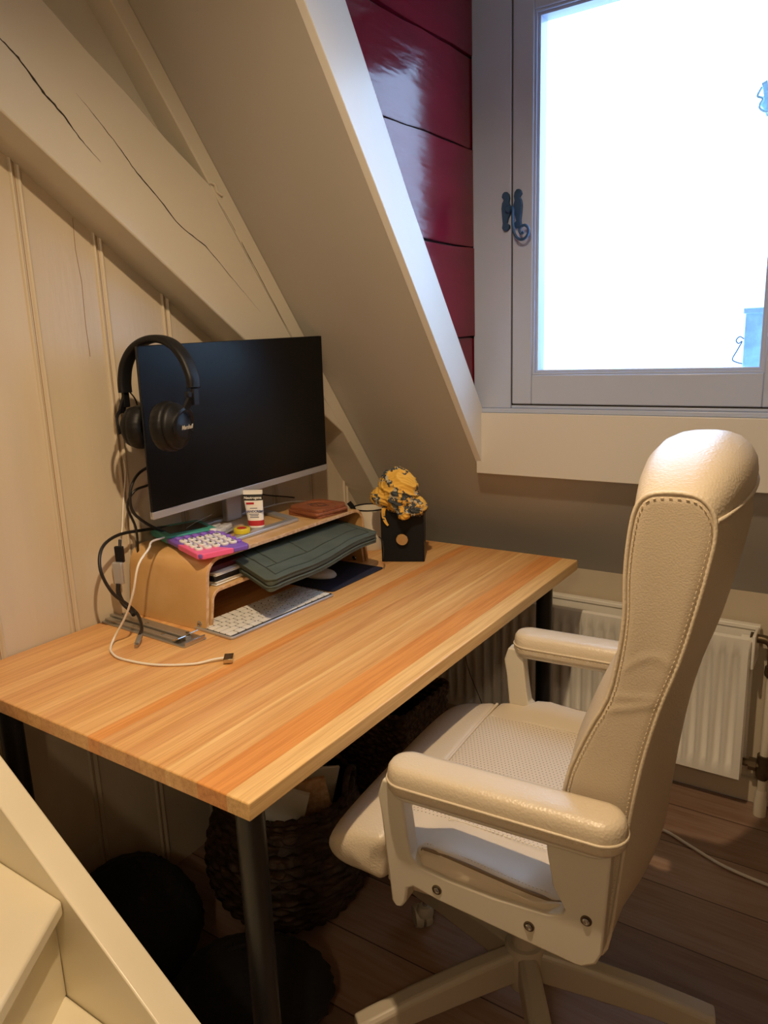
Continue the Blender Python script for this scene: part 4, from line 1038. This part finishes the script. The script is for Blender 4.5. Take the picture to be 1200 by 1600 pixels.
# five-spoke base
hub = obj('base_hub', lathe([(.0, .105), (.034, .105), (.038, .12), (.040, .192), (.036, .198), (.0, .198)], (0, 0, 0), 32), LEGP, ch, angle=50)
for k in range(5):
    a = math.radians(11 + 72 * k); d = Vector((math.cos(a), math.sin(a), 0)); s = Vector((-math.sin(a), math.cos(a), 0))
    bm = bmesh.new(); rings = []
    for (r, zt, zb_, hw) in ((.025, .192, .125, .019), (.12, .181, .118, .020), (.24, .160, .106, .021), (.325, .140, .092, .022), (.350, .134, .090, .021)):
        rings.append([bm.verts.new(d * r + s * q * hw * wq + Vector((0, 0, z))) for q, wq, z in ((-1, 1, zb_), (1, 1, zb_), (1, 1, zt - .008), (1, .6, zt), (-1, .6, zt), (-1, 1, zt - .008))])
    for A, B in zip(rings, rings[1:]):
        for j in range(6): bm.faces.new((A[j], A[(j + 1) % 6], B[(j + 1) % 6], B[j]))
    bm.faces.new(rings[0][::-1]); bm.faces.new(rings[-1])
    lg = obj('base_spoke', bm, LEGP, ch, bevel=.003)
    c = d * .322; cs_ = obj('caster', lathe([(.008, -.022), (.024, -.020), (.027, -.010), (.027, -.003), (.018, -.002), (.018, .002), (.027, .003), (.027, .010), (.024, .020), (.008, .022)], c + Vector((0, 0, .0275)) + d * .012, 24, axis=(s + d * .4)), CASTER, ch, angle=50)
    obj('caster_stem', lathe([(.006, .03), (.006, .095)], c, 12), SCREW, cs_)
    obj('caster_hood', lathe([(.020, .040), (.021, .052), (.014, .062), (.0, .064)], c, 20), CASTER, cs_)
obj('gas_column', lathe([(.027, .16), (.027, .30), (.020, .305), (.020, .43)], (0, 0, 0), 28), LEGP, ch, angle=50)
bm = box(-.11, .13, -.085, .085, .425, .455); box(-.06, .08, -.05, .05, .40, .43, bm)
obj('tilt_mechanism', bm, BLACKM, ch, bevel=.004)
obj('tilt_lever', sweep(smooth_path([(-.03, .05, .42), (-.03, .15, .41), (-.03, .22, .415)], 5), .006), BLACKM, ch)
obj('seat_board', box(-.20, .17, -.235, .235, .455, .475), BLACKM, ch, bevel=.004)

# seat: profile (x,z) lofted across y with puffed ends
def loft(prof, half, puff, mat_, name, ny=24, drop=.012, puffy=.012, parent=ch, crown=.006):
    """prof closed (x,z) loop; end sections shrink to give rounded sides"""
    cx = sum(p[0] for p in prof) / len(prof); cz = sum(p[1] for p in prof) / len(prof)
    bm = bmesh.new(); rings = []
    for i in range(ny + 1):
        v = -1 + 2 * i / ny; v = math.sin(v * PI / 2) * .5 + v * .5 if False else (math.copysign(1 - (1 - abs(v)) ** 1.8, v))
        y = v * half; e = (1 - abs(v) ** puff) ** (1 / 2.2) if abs(v) < 1 else 0
        ring = []
        for (x, z) in prof:
            dx, dz = x - cx, z - cz; L = math.hypot(dx, dz)
            k = 1 - (1 - e) * puffy / max(L, .02)
            ring.append(bm.verts.new((cx + dx * k, y, cz + dz * k + (crown * (1 - v * v) if dz > 0 else 0))))
        rings.append(ring)
    n = len(prof)
    for A, B in zip(rings, rings[1:]):
        for j in range(n): bm.faces.new((A[j], A[(j + 1) % n], B[(j + 1) % n], B[j]))
    # puffed end caps
    for R, sg in ((rings[0], -1), (rings[-1], 1)):
        inner = [bm.verts.new(Vector((cx, 0, cz)) + (Vector((v.co.x, 0, v.co.z)) - Vector((cx, 0, cz))) * .7 + Vector((0, v.co.y + sg * .006, 0))) for v in R]
        for j in range(n): bm.faces.new((R[j], R[(j + 1) % n], inner[(j + 1) % n], inner[j]))
        bm.faces.new(inner)
    return obj(name, bm, mat_, parent, angle=70)
def crv(pts, n=5, closed=True):
    P = [Vector((a, b, 0)) for a, b in pts]
    if closed:
        m = len(P); out = []
        for i in range(m):
            p0, p1, p2, p3 = P[i - 1], P[i], P[(i + 1) % m], P[(i + 2) % m]
            for k in range(n):
                t = k / n; q = .5 * ((2 * p1) + (p2 - p0) * t + (2 * p0 - 5 * p1 + 4 * p2 - p3) * t * t + (3 * p1 - p0 - 3 * p2 + p3) * t ** 3); out.append((q.x, q.y))
        return out
    return [(q.x, q.y) for q in smooth_path([(a, b, 0) for a, b in pts], n)]
pad = crv([(-.152, .556), (-.08, .560), (.05, .557), (.15, .552), (.178, .546), (.182, .50), (.17, .478), (.0, .476), (-.14, .476), (-.156, .49), (-.157, .53)], 4)
pad_o = loft(pad, .272, 6, PERF, 'seat_cushion', puffy=.009)
def sst(a, b, t): t = max(0, min(1, (t - a) / (b - a))); return t * t * (3 - 2 * t)
for v_ in pad_o.data.vertices:      # the cushion sides bulge over the lower rails of the arm frames
    k_ = sst(-.088, -.060, v_.co.x) * sst(.158, .115, v_.co.x) if False else sst(-.088, -.065, v_.co.x) * (1 - sst(.11, .140, v_.co.x))
    m_ = sst(.15, .27, abs(v_.co.y)) * sst(.505, .530, v_.co.z)
    v_.co.y += math.copysign(.026 * k_ * m_, v_.co.y); v_.co.z += (.038 if v_.co.y < 0 else .012) * k_ * m_ * (1 - .42 * sst(-.06, .14, v_.co.x))
roll = crv([(-.153, .556), (-.19, .556), (-.235, .548), (-.272, .528), (-.285, .505), (-.272, .478), (-.235, .463), (-.18, .462), (-.154, .468), (-.152, .51)], 4)
loft(roll, .268, 6, LEATH, 'seat_front_roll', puffy=.018)
def stitch(path, name='stitching', r=.0011, mat_=None, parent=ch): return obj(name, sweep(path, r), mat_ or SEAM, parent)
ZT = .5655
def ztop(y): return .556 + .006 * (1 - (y / .27) ** 2)
stitch([Vector((-.155, y, ztop(y) + .0005)) for y in [-.255 + .51 * k / 30 for k in range(31)]], 'seat_piping', .0032, LEATH)
for yy in (-.192, .192):
    bm = bmesh.new()
    for k in range(44):
        x = -.145 + k * .0072; zq = ztop(yy) + .0024 + (.038 if yy < 0 else .012) * .284 * (1 - .42 * sst(-.06, .14, x)) * sst(-.088, -.065, x) * (1 - sst(.11, .140, x))
        sweep([(x, yy, zq), (x + .0045, yy, zq)], .0010, bm)
    obj('stitching', bm, STL, ch)
for sg in (-1, 1):
    P = []
    for k in range(41):
        x = -.150 + .322 * k / 40; kk_ = sst(-.088, -.065, x) * (1 - sst(.11, .140, x))
        P.append(Vector((x, sg * (.2725 + .0260 * kk_), .5490 + (.038 if sg < 0 else .012) * kk_ * (1 - .42 * sst(-.06, .14, x)))))
    obj('seat_seam', sweep(P, .0028), SEAMSH, ch)
    bm = bmesh.new(); Q = []
    for a, b3 in zip(P, P[1:]):
        for q in range(3): Q.append(a.lerp(b3, q / 3) + Vector((0, -sg * .008, .0045)))
    for k in range(0, len(Q) - 2, 2): sweep([Q[k], Q[k].lerp(Q[k + 1], .85)], .0011, bm)
    obj('stitching', bm, STL, ch)

# backrest: contour of the side gusset, bulged between the seams
cont = [(.150, .50), (.142, .60), (.139, .719), (.167, .809), (.196, .875), (.209, .943), (.214, .999), (.213, 1.053), (.216, 1.105), (.223, 1.145), (.238, 1.163), (.268, 1.168), (.299, 1.163), (.316, 1.143), (.319, 1.115), (.315, 1.085), (.306, 1.035), (.287, .948), (.264, .871), (.244, .779), (.228, .663), (.218, .564), (.206, .470), (.185, .455), (.160, .465)]
cc = crv(cont, 3); n = len(cc)
def cnorm(L):
    out = []
    for i in range(len(L)):
        a, b3 = Vector(L[i - 1]), Vector(L[(i + 1) % len(L)]); d = (b3 - a).normalized(); out.append(Vector((-d.y, d.x)))
    return out
cn = cnorm(cc)
bm = bmesh.new(); rings = []; NY = 26; HB = .24
for i in range(NY + 1):
    v = -1 + 2 * i / NY; vv = math.copysign(1 - (1 - abs(v)) ** 1.6, v); e = max(0, 1 - vv * vv) ** .9
    ring = []
    for (x, z), nn in zip(cc, cn):
        bl_ = .022
        if z > 1.08: bl_ = .014 + (.034 * min(1, (z - 1.08) / .07) * max(0, nn.y)) + .012 * max(0, nn.x)
        if nn.x > .3 and z < 1.1: bl_ = .030
        if z < .5: bl_ = .006
        ring.append(bm.verts.new((x + nn.x * bl_ * e, vv * HB, z + nn.y * bl_ * e)))
    rings.append(ring)
rings_co = [[v.co.copy() for v in R_] for R_ in rings]
for A, B in zip(rings, rings[1:]):
    for j in range(n): bm.faces.new((A[j], A[(j + 1) % n], B[(j + 1) % n], B[j]))
obj('backrest', bm, LEATH, ch, angle=180)
# seam running over the rear top edge
def on_surface(idx, off=.001):
    return [rings_co[i][idx] for i in range(NY + 1)]
kx = min(range(n), key=lambda q: abs(cc[q][0] - .318) + abs(cc[q][1] - 1.130))
obj('backrest_piping', sweep([r[kx] + Vector((cn[kx].x, 0, cn[kx].y)) * .001 for r in rings_co], .0030), LEATH, ch)
# side gussets
for sg in (-1, 1):
    def span(z):
        xs_ = []
        for a, b3 in zip(cc, cc[1:] + cc[:1]):
            if (a[1] - z) * (b3[1] - z) < 0: xs_.append(a[0] + (b3[0] - a[0]) * (z - a[1]) / (b3[1] - a[1]))
        return min(xs_), max(xs_)
    zlo, zhi = min(p[1] for p in cc), max(p[1] for p in cc); NR, NC = 150, 16; bm = bmesh.new(); rows_ = []
    for i in range(NR + 1):
        t = i / NR; z = zlo + .0006 + (zhi - zlo - .0012) * t; xa, xb = span(z); row = []
        for k in range(NC + 1):
            u = k / NC; x = xa + (xb - xa) * u; ev = min(1, min(u, 1 - u) * (xb - xa) / .012, min(z - zlo, zhi - z) / .012 )
            zc_ = z - .915 - .018 * (u - .5)
            wr = .5 * .0022 * math.exp(-((zc_ - .03 * math.sin(3 * u)) / .006) ** 2) + .6 * .0018 * math.exp(-((zc_ + .028 + .006 * u) / .005) ** 2) + .0014 * math.exp(-((zc_ + .052 - .01 * u) / .006) ** 2) + .0012 * math.sin(u * 7 + z * 20) * math.exp(-((z - 1.0) / .1) ** 2)
            h = .0045 * math.sin(PI * max(0, ev) / 2) + wr * ev
            row.append(bm.verts.new((x, sg * (HB - .0008 + h), z)))
        rows_.append(row)
    for A, B in zip(rows_, rows_[1:]):
        for k in range(NC): bm.faces.new((A[k], A[k + 1], B[k + 1], B[k]))
    obj('side_gusset', bm, LEATHS, ch, angle=180)
    seam = [Vector((x, sg * (HB + .0005), z)) for x, z in cc]
    obj('backrest_piping', sweep(seam, .0030, closed=True, up=(0, 1, 0)), LEATH, ch)
    bm = bmesh.new()
    L = [Vector((x - nn.x * .006, sg * (HB + .0042), z - nn.y * .006)) for (x, z), nn in zip(cc, cn)]
    Q = []
    for a, b3 in zip(L, L[1:] + L[:1]):
        k = max(1, int((b3 - a).length / .0035))
        for q in range(k): Q.append(a.lerp(b3, q / k))
    for k in range(0, len(Q) - 2, 2): sweep([Q[k], Q[k].lerp(Q[k + 1], .8)], .0008, bm)
    obj('stitching', bm, SEAM, ch)
# zip on the rear
obj('zip_pull', sweep(smooth_path([(.243, .214, .735), (.2475, .214, .728), (.2475, .214, .712), (.242, .214, .698)], 4), .0018), BRASS, ch)
# side arms
arm_out = [(-.136, .690), (-.145, .662), (-.140, .630), (-.126, .472), (-.120, .464), (-.108, .466), (-.100, .478), (-.096, .505), (-.085, .512), (-.043, .503), (.10, .487), (.165, .480), (.190, .482), (.205, .492), (.213, .512), (.222, .690)]
arm_in = [(.128, .690), (.132, .650), (.141, .600), (.160, .566), (.156, .556), (.13, .547), (.06, .543), (-.02, .546), (-.075, .553), (-.088, .566), (-.092, .590), (-.098, .640), (-.103, .690)]
def arm(sg):
    pts = arm_out + arm_in
    P = [(x, z) for x, z in pts]
    y0, y1 = sg * .272, sg * .302
    bm = bmesh.new(); ya, yb = min(y0, y1), max(y0, y1)
    VA = [bm.verts.new((x, ya, z)) for x, z in P]; VB = [bm.verts.new((x, yb, z)) for x, z in P]
    for t3 in tessellate_polygon([[Vector((x, z, 0)) for x, z in P]]):
        for V_ in (VA, VB): bm.faces.new([V_[q] for q in t3])
    for q in range(len(P)): bm.faces.new((VA[q], VA[(q + 1) % len(P)], VB[(q + 1) % len(P)], VB[q]))
    a = obj('arm_frame', bm, FRAMEP, ch, bevel=.006, seg=3, angle=35)
    # padded top
    bm = bmesh.new(); rings = []
    ol = rrect(-.126, .240, -.036, .036, .0355, 8)
    prof = [(.90, -.002), (1.0, .004), (1.0, .016), (.985, .026), (.93, .036), (.80, .0425), (.55, .0455), (.2, .0465)]
    for k, dz in prof:
        rings.append([bm.verts.new((x, sg * .292 + y * k, .686 + dz)) for x, y in ol])
    for q, (A, (k, dz)) in enumerate(zip(rings, prof)):
        for v_, (x, y) in zip(A, ol):
            ex = max(0, abs(x - .057) - (.183 - .0355)) / .0355
            v_.co.x = .057 + math.copysign(1, x - .057) * (min(abs(x - .057), .183 - .0355) + ex * .0355 * k) 
    m_ = len(ol)
    for A, B in zip(rings, rings[1:]):
        for j in range(m_): bm.faces.new((A[j], A[(j + 1) % m_], B[(j + 1) % m_], B[j]))
    bm.faces.new(rings[0][::-1]); bm.faces.new(rings[-1])
    p = obj('armrest_pad', bm, LEATH, ch, angle=80)
    obj('piping', sweep([Vector((x * 1.0, sg * .292 + y * 1.01, .703)) for x, y in ol], .0022, closed=True), LEATH, p)
    bm = bmesh.new(); L = [Vector((x, sg * .292 + y * 1.005, .697)) for x, y in ol]; Q = []
    for a1, b3 in zip(L, L[1:] + L[:1]):
        k = max(1, int((b3 - a1).length / .0035))
        for q in range(k): Q.append(a1.lerp(b3, q / k))
    for k in range(0, len(Q) - 2, 2): sweep([Q[k], Q[k].lerp(Q[k + 1], .8)], .0009, bm)
    obj('stitching', bm, SEAM, p)
    obj('armrest_base', prism(rrect(-.118, .225, sg * .292 - .030, sg * .292 + .030, .028), .676, .687, 'xy'), FRAMEP, ch, bevel=.003)
    for x, z in ((-.043, .523), (.107, .517), (.190, .560)):
        s1 = obj('screw', lathe([(.0082, 0), (.0082, .0012), (.006, .0018), (.006, .0004)], (x, sg * .302, z), 20, axis=(0, sg, 0)), BRASS, ch)
        obj('screw_head', lathe([(.0052, 0), (.0052, .003), (.003, .004), (.0, .0028)], (x, sg * .302, z), 16, axis=(0, sg, 0)), SCREW, s1)
arm(-1); arm(1)
